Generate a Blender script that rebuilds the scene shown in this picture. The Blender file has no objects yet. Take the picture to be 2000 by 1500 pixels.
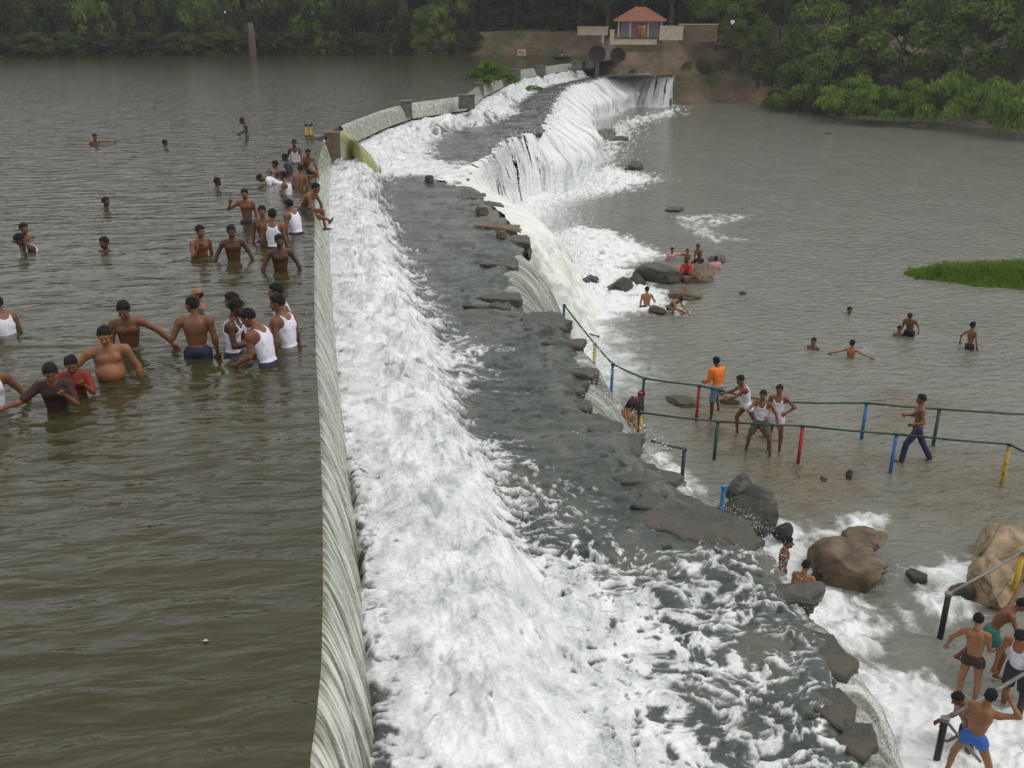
import bpy, math, random
import numpy as np
from mathutils import Vector, Matrix

SC = bpy.context.scene
COL = SC.collection
R = math.radians
# ------------------------------------------------------------------ camera
F_PX, CX, CY = 1950.0, 1000.0, 750.0          # focal length and centre in photo pixels (2000 x 1500)
CAM_H = 4.2                                    # metres above the reservoir (z = 0)
PITCH, YAW = R(19.75), R(10.6)
cam_d = bpy.data.cameras.new('camera')
cam = bpy.data.objects.new('camera', cam_d)
COL.objects.link(cam)
cam.location = (0, 0, CAM_H)
cam.rotation_euler = (math.pi / 2 - PITCH, 0, -YAW)
cam_d.sensor_width = 36
cam_d.lens = 36 * F_PX / 2000
cam_d.clip_start = 0.1
cam_d.clip_end = 2000
SC.camera = cam
# ------------------------------------------------------------------ sky, sun, exposure
SUN_EL, SUN_AZ = 60, 105
world = bpy.data.worlds.new('World')
SC.world = world
world.use_nodes = True
wn = world.node_tree
wn.nodes.clear()
sky = wn.nodes.new('ShaderNodeTexSky')
sky.sky_type = 'NISHITA'
sky.sun_disc = False
sky.sun_elevation = R(SUN_EL)
sky.sun_rotation = R(SUN_AZ)
sky.dust_density = 4.0
sky.air_density = 1.0
hsv = wn.nodes.new('ShaderNodeHueSaturation')      # overcast: the cloud deck greys the sky
hsv.inputs['Saturation'].default_value = 0.22
bg = wn.nodes.new('ShaderNodeBackground')
bg.inputs['Strength'].default_value = 0.15
wo = wn.nodes.new('ShaderNodeOutputWorld')
wn.links.new(sky.outputs[0], hsv.inputs['Color'])
# the closed cloud deck that hides most of the blue: soft uneven grey all round
cn = wn.nodes.new('ShaderNodeTexNoise'); cn.inputs['Scale'].default_value = 2.2; cn.inputs['Detail'].default_value = 5
tcw = wn.nodes.new('ShaderNodeTexCoord'); wn.links.new(tcw.outputs['Generated'], cn.inputs['Vector'])
crp = wn.nodes.new('ShaderNodeValToRGB'); wn.links.new(cn.outputs[0], crp.inputs[0])
crp.color_ramp.elements[0].position = .3; crp.color_ramp.elements[0].color = (.60, .62, .66, 1)
crp.color_ramp.elements[1].position = .7; crp.color_ramp.elements[1].color = (1, 1, .99, 1)
csc = wn.nodes.new('ShaderNodeVectorMath'); csc.operation = 'SCALE'; wn.links.new(crp.outputs[0], csc.inputs[0]); csc.inputs['Scale'].default_value = 6.6
cmx = wn.nodes.new('ShaderNodeMix'); cmx.data_type = 'RGBA'; cmx.inputs[0].default_value = .72
wn.links.new(hsv.outputs[0], cmx.inputs[6]); wn.links.new(csc.outputs[0], cmx.inputs[7])
wn.links.new(cmx.outputs[2], bg.inputs['Color'])
wn.links.new(bg.outputs[0], wo.inputs['Surface'])
sun_d = bpy.data.lights.new('sun', 'SUN')
sun_d.energy = .6
sun_d.angle = R(22)
sun_d.color = (1.0, 0.97, 0.92)
sun = bpy.data.objects.new('sun', sun_d)
COL.objects.link(sun)
sun.rotation_euler = (R(90 - SUN_EL), 0, R(180 - SUN_AZ))
SC.view_settings.view_transform = 'Standard'
SC.view_settings.look = 'None'
SC.view_settings.exposure = 0.22
SC.view_settings.gamma = 1
SC.view_settings.use_curve_mapping = False
SC.cycles.max_bounces = 6
SC.cycles.transparent_max_bounces = 8
SC.cycles.use_denoising = True

# ------------------------------------------------------------------ pixel -> place
cp, sp, cyw, syw = math.cos(PITCH), math.sin(PITCH), math.cos(YAW), math.sin(YAW)
C_R = np.array([cyw, -syw, 0.0])
C_F = np.array([syw * cp, cyw * cp, -sp])
C_U = np.array([syw * sp, cyw * sp, cp])
def P(u, v, z=0.0):
    """the point of the level z that the photograph shows at pixel u, v"""
    d = C_F * F_PX + C_R * (u - CX) + C_U * (CY - v)
    t = (z - CAM_H) / d[2]
    return np.array([d[0] * t, d[1] * t, z])
def PL(pts, z):
    return np.array([P(u, v, z)[:2] for u, v in pts])
def z_at(x, y, v):
    """height above the place x, y that shows at picture row v"""
    k = (CY - v) / F_PX
    a = C_U[0] * x + C_U[1] * y - k * (C_F[0] * x + C_F[1] * y)
    b = C_U[2] - k * C_F[2]
    return CAM_H - a / b
def pxm(y):
    return F_PX / max(y, 1)

Z_UP, Z_LEDGE, Z_LOW = 0.0, -1.7, -5.4
# ------------------------------------------------------------------ noise
rng = np.random.default_rng(7)
random.seed(7)
_perm = rng.permutation(4096)
_ga = rng.uniform(0, 2 * np.pi, 4096)
_gx, _gy = np.cos(_ga), np.sin(_ga)
def perlin(x, y, seed=0):
    x = np.asarray(x, float); y = np.asarray(y, float)
    xi = np.floor(x).astype(np.int64); yi = np.floor(y).astype(np.int64)
    xf = x - xi; yf = y - yi
    u = xf * xf * xf * (xf * (xf * 6 - 15) + 10); w = yf * yf * yf * (yf * (yf * 6 - 15) + 10)
    def g(a, b):
        h = _perm[(_perm[(xi + a + seed * 131) & 4095] + yi + b) & 4095]
        return _gx[h] * (xf - a) + _gy[h] * (yf - b)
    n0 = g(0, 0); n0 = n0 + u * (g(1, 0) - n0)
    n1 = g(0, 1); n1 = n1 + u * (g(1, 1) - n1)
    return 1.5 * (n0 + w * (n1 - n0))
def fbm(x, y, o=4, seed=0, gain=.5):
    s = 0; a = 1; t = 0
    for i in range(o):
        s = s + a * perlin(x * 2 ** i + 17.3 * i, y * 2 ** i - 9.1 * i, seed + i); t += a; a *= gain
    return s / t
def ridged(x, y, o=3, seed=0):
    s = 0; a = 1; t = 0
    for i in range(o):
        s = s + a * (1 - np.abs(perlin(x * 2 ** i + 7.7 * i, y * 2 ** i + 3.1 * i, seed + i)) * 1.6); t += a; a *= .5
    return s / t
def sstep(a, b, x):
    t = np.clip((x - a) / (b - a), 0, 1); return t * t * (3 - 2 * t)
def noise3(p, f, seed=0):
    return (perlin(p[:, 0] * f + 11, p[:, 1] * f + p[:, 2] * f * .37, seed) + perlin(p[:, 1] * f - 5, p[:, 2] * f + p[:, 0] * f * .31, seed + 3)
            + perlin(p[:, 2] * f + 2, p[:, 0] * f - p[:, 1] * f * .41, seed + 5)) / 2.2
def sdpoly(X, Y, poly):
    """signed distance to a polygon, negative inside"""
    d = np.full(X.shape, 1e18); s = np.ones(X.shape)
    n = len(poly)
    for i in range(n):
        ax, ay = poly[i]; bx, by = poly[i - 1]
        ex, ey = bx - ax, by - ay
        wx, wy = X - ax, Y - ay
        h = np.clip((wx * ex + wy * ey) / max(ex * ex + ey * ey, 1e-12), 0, 1)
        dx, dy = wx - ex * h, wy - ey * h
        d = np.minimum(d, dx * dx + dy * dy)
        c1 = Y >= ay; c2 = Y < by; c3 = ex * wy > ey * wx
        flip = (c1 & c2 & c3) | (~c1 & ~c2 & ~c3)
        s = np.where(flip, -s, s)
    return s * np.sqrt(d)
def sdline(X, Y, pts):
    d = np.full(X.shape, 1e18)
    for i in range(len(pts) - 1):
        ax, ay = pts[i]; bx, by = pts[i + 1]
        ex, ey = bx - ax, by - ay
        wx, wy = X - ax, Y - ay
        h = np.clip((wx * ex + wy * ey) / max(ex * ex + ey * ey, 1e-12), 0, 1)
        d = np.minimum(d, (wx - ex * h) ** 2 + (wy - ey * h) ** 2)
    return np.sqrt(d)
# ------------------------------------------------------------------ mesh helpers
def mesh(name, V, Fq, mat=None, smooth=True, attrs=None, mats=None, mi=None):
    V = np.asarray(V, np.float32).reshape(-1, 3)
    me = bpy.data.meshes.new(name)
    if isinstance(Fq, np.ndarray):
        k = Fq.shape[1]
        me.vertices.add(len(V)); me.vertices.foreach_set('co', V.ravel())
        me.loops.add(Fq.size); me.loops.foreach_set('vertex_index', Fq.astype(np.int32).ravel())
        me.polygons.add(len(Fq)); me.polygons.foreach_set('loop_start', np.arange(0, Fq.size, k, dtype=np.int32))
        me.update(calc_edges=True)
        me.validate()
    else:
        me.from_pydata([tuple(map(float, p)) for p in V], [], [tuple(int(i) for i in f) for f in Fq])
    me.polygons.foreach_set('use_smooth', np.full(len(me.polygons), smooth, bool))
    if attrs:
        for k, a in attrs.items():
            a = np.asarray(a, np.float32)
            if a.ndim == 2:
                c = np.ones((len(V), 4), np.float32); c[:, :3] = a
                at = me.color_attributes.new(k, 'FLOAT_COLOR', 'POINT'); at.data.foreach_set('color', c.ravel())
            else:
                at = me.attributes.new(k, 'FLOAT', 'POINT'); at.data.foreach_set('value', a.ravel())
    if mat: me.materials.append(mat)
    if mats:
        for m in mats: me.materials.append(m)
        if mi is not None: me.polygons.foreach_set('material_index', np.asarray(mi, np.int32))
    me.update()
    return me
def obj(name, me, parent=None, loc=None, rot=None, scale=None, **kw):
    o = bpy.data.objects.new(name, me); COL.objects.link(o)
    if parent is not None: o.parent = parent
    if loc is not None: o.location = loc
    if rot is not None: o.rotation_euler = rot
    if scale is not None: o.scale = scale
    for k, v in kw.items(): o[k] = v
    return o
def thing(name, label, cat, loc=(0, 0, 0), rz=0, group=None):
    o = bpy.data.objects.new(name, None); COL.objects.link(o)
    o.location = loc; o.rotation_euler = (0, 0, rz)
    o['label'] = label; o['category'] = cat
    if group: o['group'] = group
    return o
def grid_faces(nr, nc, keep=None):
    i = np.arange(nr - 1)[:, None] * nc + np.arange(nc - 1)[None, :]
    f = np.stack([i, i + 1, i + nc + 1, i + nc], -1).reshape(-1, 4)
    return f if keep is None else f[keep.ravel()]
def compact(V, F, attrs):
    used = np.unique(F); m = np.full(len(V), -1); m[used] = np.arange(len(used))
    return V[used], m[F], {k: a[used] for k, a in attrs.items()}
class Shape:
    """collects boxes, tubes and prisms into one mesh"""
    def __init__(s): s.v = []; s.f = []
    def add(s, V, F):
        b = len(s.v); s.v += [tuple(map(float, p)) for p in V]; s.f += [tuple(i + b for i in f) for f in F]; return s
    def box(s, c, d, rz=0, taper=1.0):
        x, y, z = d[0] / 2, d[1] / 2, d[2] / 2; co, si = math.cos(rz), math.sin(rz); V = []
        for dz in (-1, 1):
            k = taper if dz > 0 else 1
            for dx, dy in ((-1, -1), (1, -1), (1, 1), (-1, 1)):
                px, py = dx * x * k, dy * y * k
                V.append((c[0] + px * co - py * si, c[1] + px * si + py * co, c[2] + dz * z))
        return s.add(V, [(3, 2, 1, 0), (4, 5, 6, 7), (0, 1, 5, 4), (1, 2, 6, 5), (2, 3, 7, 6), (3, 0, 4, 7)])
    def tube(s, pts, r, n=8):
        pts = [Vector(p) for p in pts]; rr = r if isinstance(r, (list, tuple)) else [r] * len(pts)
        V = []; F = []
        for i, p in enumerate(pts):
            t = (pts[min(i + 1, len(pts) - 1)] - pts[max(i - 1, 0)]).normalized()
            a = Vector((0, 0, 1)) if abs(t.z) < .9 else Vector((1, 0, 0))
            e1 = t.cross(a).normalized(); e2 = t.cross(e1)
            for k in range(n):
                an = 2 * math.pi * k / n
                V.append(p + (e1 * math.cos(an) + e2 * math.sin(an)) * rr[i])
        for i in range(len(pts) - 1):
            for k in range(n):
                k2 = (k + 1) % n; F.append((i * n + k, i * n + k2, (i + 1) * n + k2, (i + 1) * n + k))
        F.append(tuple(range(n))[::-1]); F.append(tuple((len(pts) - 1) * n + k for k in range(n)))
        return s.add(V, F)
    def build(s, name, mat, parent=None, smooth=False, **kw):
        me = mesh(name, np.array(s.v), s.f, mat, smooth)
        import bmesh
        bm = bmesh.new(); bm.from_mesh(me); bmesh.ops.recalc_face_normals(bm, faces=bm.faces); bm.to_mesh(me); bm.free()
        return obj(name, me, parent, **kw)
# ------------------------------------------------------------------ materials
class Mat:
    def __init__(s, name):
        s.m = bpy.data.materials.new(name); s.m.use_nodes = True
        s.t = s.m.node_tree; s.b = s.t.nodes['Principled BSDF']; s.out = s.t.nodes['Material Output']
        s.co = None
    def n(s, kind, **kw):
        nd = s.t.nodes.new(kind)
        for k, v in kw.items():
            if k[0] == 'i' and k[1:].isdigit(): s.put(nd.inputs[int(k[1:])], v)
            elif k in nd.inputs.keys(): s.put(nd.inputs[k], v)
            else: setattr(nd, k, v)
        return nd
    def put(s, sock, v):
        if isinstance(v, bpy.types.NodeSocket): s.t.links.new(v, sock)
        elif isinstance(v, tuple) and len(v) == 3 and sock.type == 'RGBA': sock.default_value = (*v, 1)
        else: sock.default_value = v
    def coord(s, scale=(1, 1, 1), rot=(0, 0, 0), kind='Object'):
        c = s.n('ShaderNodeTexCoord').outputs[kind]
        mp = s.n('ShaderNodeMapping'); s.put(mp.inputs[0], c)
        mp.inputs['Scale'].default_value = scale; mp.inputs['Rotation'].default_value = rot
        return mp.outputs[0]
    def noise(s, scale=5, detail=4, rough=.55, vec=None, dist=0.0):
        nd = s.n('ShaderNodeTexNoise', Scale=scale, Detail=detail, Roughness=rough, Distortion=dist)
        if vec is not None: s.put(nd.inputs['Vector'], vec)
        return nd.outputs[0]
    def ramp(s, fac, stops):
        nd = s.n('ShaderNodeValToRGB'); s.put(nd.inputs[0], fac); e = nd.color_ramp.elements
        while len(e) < len(stops): e.new(.5)
        for el, (p, c) in zip(e, stops): el.position = p; el.color = (*c, 1) if isinstance(c, tuple) else (c, c, c, 1)
        return nd.outputs[0]
    def mix(s, f, a, b, mode='MIX'):
        nd = s.n('ShaderNodeMix', data_type='RGBA', blend_type=mode)
        s.put(nd.inputs[0], f); s.put(nd.inputs[6], a); s.put(nd.inputs[7], b); return nd.outputs[2]
    def math(s, op, a, b=0.0, clamp=False):
        nd = s.n('ShaderNodeMath', operation=op, use_clamp=clamp); s.put(nd.inputs[0], a); s.put(nd.inputs[1], b); return nd.outputs[0]
    def attr(s, name, col=False):
        nd = s.n('ShaderNodeAttribute', attribute_name=name); return nd.outputs[0] if col else nd.outputs[2]
    def bump(s, h, strength=.3, dist=.05, nrm=None):
        nd = s.n('ShaderNodeBump', Strength=strength, Distance=dist, Height=h)
        if nrm is not None: s.put(nd.inputs['Normal'], nrm)
        s.put(s.b.inputs['Normal'], nd.outputs[0]); return nd.outputs[0]
    def set(s, **kw):
        for k, v in kw.items(): s.put(s.b.inputs[{'color': 'Base Color', 'rough': 'Roughness', 'metal': 'Metallic', 'ior': 'IOR', 'spec': 'Specular IOR Level', 'sheen': 'Sheen Weight'}[k]], v)
        return s.m
def flat(name, c, rough=.6, metal=0.0, var=.25, sc=9, bump=.15, dark=None):
    m = Mat(name); v = m.coord()
    n1 = m.noise(sc, 5, .6, v); n2 = m.noise(sc * 6, 3, .6, v)
    d = tuple(x * (1 - var) for x in c) if dark is None else dark
    l = tuple(min(1, x * (1 + var)) for x in c)
    m.set(color=m.ramp(n1, [(.3, d), (.5, c), (.7, l)]), rough=rough, metal=metal)
    m.bump(n2, bump, .02)
    return m.m
M = {}
for k_, c_ in (('green', (.01, .08, .055)), ('blue', (.02, .16, .40)), ('red', (.42, .012, .012)), ('yellow', (.55, .36, .02)), ('dark', (.012, .05, .04))):
    mm = Mat(k_ + '_chipped_paint'); vv = mm.coord()
    chip = mm.ramp(mm.noise(9, 8, .75, vv), [(.56, 0.0), (.60, 1.0)])
    mm.set(color=mm.mix(chip, mm.mix(mm.noise(3, 4, .6, vv), tuple(x * .6 for x in c_), tuple(x * 1.15 for x in c_)), (.07, .035, .02)), rough=mm.math('ADD', mm.math('MULTIPLY', chip, .3), .5))
    mm.bump(chip, .4, .01); M['chip_' + k_] = mm.m
# reservoir: olive-brown silty water, its surface mirrors the sky at grazing angles
def water_mat(name, deep, rough, s1, s2, b1, b2, rot, stretch, foam=False, shoal=None):
    m = Mat(name)
    v1 = m.coord((1, stretch, 1), (0, 0, rot)); v2 = m.coord((1, stretch * .7, 1), (0, 0, rot + .5))
    h1 = m.noise(s1, 3, .5, v1, .4); h2 = m.noise(s2, 3, .6, v2, .2)
    nb = m.n('ShaderNodeBump', Strength=b1, Distance=.12, Height=h1)
    nb2 = m.n('ShaderNodeBump', Strength=b2, Distance=.03, Height=h2); m.put(nb2.inputs['Normal'], nb.outputs[0])
    big = m.noise(.35, 3, .5, m.coord())
    c = m.mix(big, tuple(x * .8 for x in deep), tuple(x * 1.25 for x in deep))
    if shoal: c = m.mix(m.attr('shoal'), c, m.ramp(m.noise(2.2, 5, .6, m.coord()), [(.35, shoal[0]), (.65, shoal[1])]))
    rg = rough
    if foam:
        fo = m.attr('foam')
        fn = m.noise(22, 4, .6, m.coord())
        f2 = m.math('MULTIPLY_ADD', fo, 1.0); f2.node.inputs[2].default_value = 0
        f2 = m.math('ADD', fo, m.math('MULTIPLY', m.math('SUBTRACT', fn, .5), m.math('MULTIPLY', m.math('MULTIPLY', fo, m.math('SUBTRACT', 1.0, fo)), 4.0)), True)
        c = m.mix(f2, c, foam)
        rg = m.math('MULTIPLY_ADD', f2, .5); rg.node.inputs[2].default_value = rough
    m.set(color=c, rough=rg, ior=1.33)
    m.put(m.b.inputs['Normal'], nb2.outputs[0])
    return m.m
FOAM = (.80, .82, .80)
M['reservoir'] = water_mat('reservoir_water', (.042, .038, .016), .09, .95, 5, .68, .26, .15, 3.2)
M['river'] = water_mat('river_water', (.150, .152, .122), .11, 2.0, 8, .8, .5, -.1, 2.1, foam=FOAM, shoal=((.105, .090, .055), (.155, .12, .075)))
m = Mat('ledge_water_and_foam')
fo = m.attr('foam'); fn = m.noise(30, 5, .65, m.coord()); fl = m.noise(9, 4, .6, m.coord((1, .55, 1)))
ed = m.math('MULTIPLY', m.math('MULTIPLY', fo, m.math('SUBTRACT', 1.0, fo)), 5.0)
f2 = m.math('ADD', fo, m.math('MULTIPLY', m.math('SUBTRACT', fn, .5), ed), True)
dk = m.ramp(m.noise(1.3, 6, .6, m.coord((1, .6, 1))), [(.3, (.036, .043, .037)), (.5, (.072, .083, .070)), (.7, (.12, .118, .092))])
mot = m.math('ADD', m.math('MULTIPLY', m.noise(2.6, 6, .62, m.coord((1, .7, 1)), .8), .65), m.math('MULTIPLY', fn, .35))
thin = m.ramp(mot, [(.34, (.30, .32, .30)), (.45, (.56, .58, .56)), (.60, (.80, .82, .81))])
m.set(color=m.mix(f2, dk, thin), rough=m.math('ADD', m.math('MULTIPLY', f2, .35), .19), ior=1.33, spec=.42)
hh = m.math('ADD', m.math('MULTIPLY', fl, m.math('SUBTRACT', 1.2, f2)), m.math('MULTIPLY', fn, .6))
m.bump(hh, .30, .03)
M['ledge'] = m.m
def fall_mat(name, c0, c1, rough=.28):
    m = Mat(name); st = m.attr('streak'); fn = m.noise(14, 4, .6, m.coord())
    f = m.math('ADD', st, m.math('MULTIPLY', m.math('SUBTRACT', fn, .5), .5), True)
    m.set(color=m.ramp(f, [(.1, c0), (.8, c1)]), rough=rough, ior=1.33)
    m.bump(fn, .25, .02)
    return m.m
M['curtain'] = fall_mat('falling_water_sheet', (.13, .14, .10), (.60, .61, .53), .2)
def fan_mat(name, c0, c1, c2):
    m = Mat(name); st = m.attr('streak'); fn = m.noise(26, 5, .7, m.coord()); f3 = m.noise(60, 3, .7, m.coord())
    f = m.math('ADD', m.math('MULTIPLY', st, .75), m.math('ADD', m.math('MULTIPLY', m.math('SUBTRACT', fn, .5), 1.3), m.math('MULTIPLY', m.math('SUBTRACT', f3, .5), .9)), True)
    m.set(color=m.ramp(f, [(.1, c0), (.45, c1), (.8, c2)]), rough=.25, ior=1.33); m.bump(m.math('ADD', fn, f3), .6, .03); return m.m
M['fan'] = fan_mat('glassy_fan_of_water', (.13, .13, .10), (.32, .33, .28), (.72, .73, .68))
M['tongue'] = fall_mat('yellow_green_water_tongue', (.30, .30, .11), (.55, .54, .30), .15)
def white_mat(name, stops):
    m = Mat(name); st = m.attr('streak'); fn = m.noise(5, 6, .65, m.coord()); f3 = m.noise(22, 4, .65, m.coord())
    f = m.math('ADD', st, m.math('ADD', m.math('MULTIPLY', m.math('SUBTRACT', fn, .5), .7), m.math('MULTIPLY', m.math('SUBTRACT', f3, .5), .5)), True)
    m.set(color=m.ramp(f, stops), rough=.5, ior=1.33); m.bump(m.math('ADD', fn, f3), .5, .08); return m.m
M['fall'] = white_mat('white_falling_water', [(.02, (.20, .21, .21)), (.28, (.48, .50, .50)), (.58, (.84, .86, .85))])
M['chute'] = white_mat('silty_white_falling_water', [(.05, (.50, .51, .44)), (.35, (.70, .71, .62)), (.65, (.85, .86, .81))])
m = Mat('wet_rock'); v = m.coord()
lay = m.noise(2.2, 6, .6, m.coord((1, 1, 7)), .6)
c = m.ramp(m.noise(1.6, 6, .62, v), [(.3, (.030, .030, .024)), (.5, (.066, .062, .048)), (.72, (.135, .105, .075))])
c = m.mix(m.ramp(m.noise(.7, 4, .6, v), [(.5, 0.0), (.65, .55)]), c, (.05, .055, .03))
m.set(color=c, rough=m.ramp(m.noise(3, 3, .5, v), [(.4, .3), (.6, .6)]))
m.bump(m.math('ADD', m.noise(7, 8, .68, v), m.math('MULTIPLY', lay, 1.4)), .9, .07); M['rock'] = m.m
m = Mat('dry_boulder'); v = m.coord()
c = m.ramp(m.noise(1.8, 6, .6, v), [(.3, (.055, .040, .025)), (.5, (.125, .088, .052)), (.72, (.22, .16, .10))])
c = m.mix(m.ramp(m.n('ShaderNodeTexVoronoi', feature='DISTANCE_TO_EDGE', Scale=1.1).outputs[0], [(.0, .6), (.03, 0.0)]), c, (.06, .045, .03))
m.set(color=c, rough=.7); m.bump(m.noise(8, 8, .65, v), .5, .05); M['boulder'] = m.m
m = Mat('tan_boulder'); v = m.coord()
c = m.ramp(m.noise(1.8, 6, .6, v), [(.3, (.15, .105, .06)), (.5, (.30, .22, .125)), (.72, (.45, .34, .20))])
c = m.mix(m.ramp(m.n('ShaderNodeTexVoronoi', feature='DISTANCE_TO_EDGE', Scale=1.3).outputs[0], [(.0, .7), (.03, 0.0)]), c, (.06, .045, .03))
m.set(color=c, rough=.7); m.bump(m.noise(8, 8, .65, v), .6, .05); M['tan_boulder'] = m.m
M['concrete'] = flat('weathered_concrete', (.10, .095, .08), .6, 0, .5, 3, .4)
M['brown_block'] = flat('rusty_brown_concrete', (.12, .075, .045), .7, 0, .4, 5, .4)
m = Mat('brown_earth_bank'); v = m.coord()
c = m.ramp(m.noise(.35, 8, .65, v), [(.28, (.05, .055, .022)), (.42, (.11, .08, .045)), (.58, (.185, .128, .08)), (.78, (.28, .20, .13))])
c = m.mix(m.ramp(m.noise(.18, 6, .7, v), [(.5, 0.0), (.6, .85)]), c, (.05, .07, .02))
m.set(color=c, rough=.9); m.bump(m.noise(1.2, 8, .7, v), .9, .5); M['earth'] = m.m
M['steel_dark'] = flat('dark_green_steel', (.012, .05, .04), .4, .2, .3, 12, .1)
M['steel_blue'] = flat('blue_paint', (.02, .16, .40), .45, 0, .2, 12, .1)
M['steel_red'] = flat('red_paint', (.42, .012, .012), .45, 0, .2, 12, .1)
M['steel_yellow'] = flat('yellow_paint', (.55, .36, .02), .45, 0, .25, 12, .1)
M['steel_green'] = flat('deep_green_paint', (.01, .08, .055), .45, 0, .25, 12, .1)
M['steel_black'] = flat('black_paint', (.014, .014, .016), .4, .1, .3, 12, .1)
M['steel_grey'] = flat('galvanised_pipe', (.19, .175, .15), .5, .3, .25, 12, .1)
M['white_cloth'] = flat('white_cotton', (.70, .68, .74), .8, 0, .06, 14, .2)
def leaf_mat(name, a, b, c):
    m = Mat(name)
    oi = m.n('ShaderNodeObjectInfo').outputs['Random']
    v = m.attr('tone')
    cc = m.ramp(m.math('ADD', m.math('MULTIPLY', v, .7), m.math('MULTIPLY', oi, .3)), [(.1, a), (.5, b), (.9, c)])
    m.set(color=cc, rough=.75, spec=.12)
    tr = m.n('ShaderNodeBsdfTranslucent'); m.put(tr.inputs[0], cc)
    mx = m.n('ShaderNodeMixShader'); mx.inputs[0].default_value = .25
    m.put(mx.inputs[1], m.b.outputs[0]); m.put(mx.inputs[2], tr.outputs[0]); m.put(m.out.inputs[0], mx.outputs[0])
    return m.m
M['leaf_dark'] = leaf_mat('dark_green_leaves', (.020, .036, .008), (.048, .075, .016), (.10, .125, .028))
M['leaf_mid'] = leaf_mat('mid_green_leaves', (.05, .085, .014), (.11, .165, .028), (.19, .24, .055))
M['leaf_bright'] = leaf_mat('bright_green_leaves', (.06, .12, .014), (.12, .20, .026), (.20, .28, .05))
M['grass'] = leaf_mat('bright_grass', (.08, .14, .015), (.13, .22, .028), (.22, .31, .06))
M['bark'] = flat('bark', (.06, .045, .03), .9, 0, .4, 4, .6)
M['pale_bark'] = flat('pale_bark', (.10, .068, .052), .85, 0, .3, 2, .5)
M['roof'] = flat('clay_tile', (.30, .12, .07), .8, 0, .25, 6, .3)
M['plaster'] = flat('cream_plaster', (.42, .34, .25), .85, 0, .2, 2, .2)
M['plaster_blue'] = flat('pale_blue_plaster', (.30, .32, .38), .85, 0, .15, 2, .2)
M['dark_inside'] = flat('dark_brown_door', (.10, .035, .02), .8, 0, .3, 3, .2)
# ================================================================== the water and the ledge
CREST = PL([(600, 1480), (612, 1400), (622, 1300), (626, 1150), (626, 1000), (622, 850), (614, 700), (611, 600), (611, 500), (613, 400), (619, 320), (630, 272)], 0)
CREST = np.vstack([[CREST[0][0] - .06, -6.0], CREST])
CREST2 = PL([(662, 246), (700, 231), (740, 216), (790, 202), (850, 194), (905, 187), (935, 166), (975, 150), (1003, 138), (1050, 131), (1120, 122), (1150, 120), (1163, 122)], 0)
ALLC = np.vstack([CREST, CREST2])
def crest_x(y): return np.interp(y, ALLC[:, 1], ALLC[:, 0])
EDGE = PL([(1900, 1900), (1800, 1660), (1728, 1495), (1692, 1400), (1674, 1320), (1640, 1250), (1600, 1205), (1575, 1150), (1530, 1120), (1500, 1075), (1480, 1035), (1440, 995),
           (1375, 975), (1330, 932), (1270, 892), (1257, 855), (1215, 826), (1160, 798), (1146, 750), (1158, 716), (1142, 675), (1112, 650), (1085, 608), (1020, 600), (1000, 545), (1006, 512),
           (1020, 478), (1012, 448), (985, 410), (945, 380), (905, 350), (928, 318), (962, 298), (985, 270), (1030, 259), (1060, 253), (1066, 235), (1078, 212), (1090, 186), (1112, 166),
           (1150, 158), (1185, 149), (1230, 144), (1275, 147), (1316, 148)], Z_LEDGE)
# distance-ordered rows: each pairs a place on the wall foot with one on the ledge's rim
ed_len = np.r_[0, np.cumsum(np.hypot(*np.diff(EDGE, axis=0).T))]
mono = np.maximum.accumulate(EDGE[:, 1] + np.linspace(0, .01, len(EDGE)))
wall_end = CREST2[-1]
wy = np.interp(EDGE[:, 1], [EDGE[0, 1], 60, EDGE[:, 1].max()], [3.0, 60, wall_end[1] - 1])
wy = np.maximum.accumulate(wy + np.linspace(0, .2, len(EDGE)))
wy[0] = 3.2
for k in range(1, 5): wy[-k] = wall_end[1] - .6 - 2.3 * (k - 1)
WALL_PAIR = np.c_[crest_x(wy) + .40, wy]
# parametrise by wall y
ys = [3.2]
while ys[-1] < wy[-1]:
    ys.append(ys[-1] + max(.0145, ys[-1] ** 2 / 5200) if ys[-1] < 45 else ys[-1] + .33)
ys = np.minimum(np.array(ys), wy[-1])
NR, NC = len(ys), 520
kpar = np.interp(ys, wy, np.arange(len(EDGE)))
ex = np.interp(kpar, np.arange(len(EDGE)), EDGE[:, 0]); ey = np.interp(kpar, np.arange(len(EDGE)), EDGE[:, 1])
jag = fbm(ys * 1.1, ys * 0 + 2.2, 4, 31) * np.interp(ys, [3, 30, 60, 120], [.28, .35, .7, 1.0]); ex = ex + jag
wx = crest_x(ys) + .28
t = np.linspace(0, 1, NC)[None, :] ** .92
X = wx[:, None] * (1 - t) + ex[:, None] * t
Y = ys[:, None] * (1 - t) + ey[:, None] * t
xd = X - wx[:, None]                                       # metres out from the wall foot
de = np.hypot(ex[:, None] - X, ey[:, None] - Y)             # metres in from the rim
foam_poly = PL([(560, 1900), (560, 350), (650, 262), (700, 268), (800, 228), (900, 212), (960, 178), (1020, 158), (1080, 143), (1160, 126), (1210, 136), (1140, 154),
                (1075, 168), (1045, 182), (1008, 208), (1015, 222), (950, 246), (880, 258), (845, 285), (860, 312), (905, 318), (935, 335), (990, 398), (965, 405), (930, 372), (860, 350),
                (760, 345), (745, 370), (760, 430), (800, 500), (830, 570), (850, 620), (930, 680), (940, 720), (900, 780), (850, 800), (880, 850), (1000, 890), (990, 930), (1080, 1010),
                (1110, 1060), (1220, 1090), (1300, 1110), (1390, 1110), (1420, 1160), (1480, 1230), (1500, 1300), (1530, 1400), (1580, 1500), (1700, 1900)], Z_LEDGE)
sd = sdpoly(X, Y, foam_poly)
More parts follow.
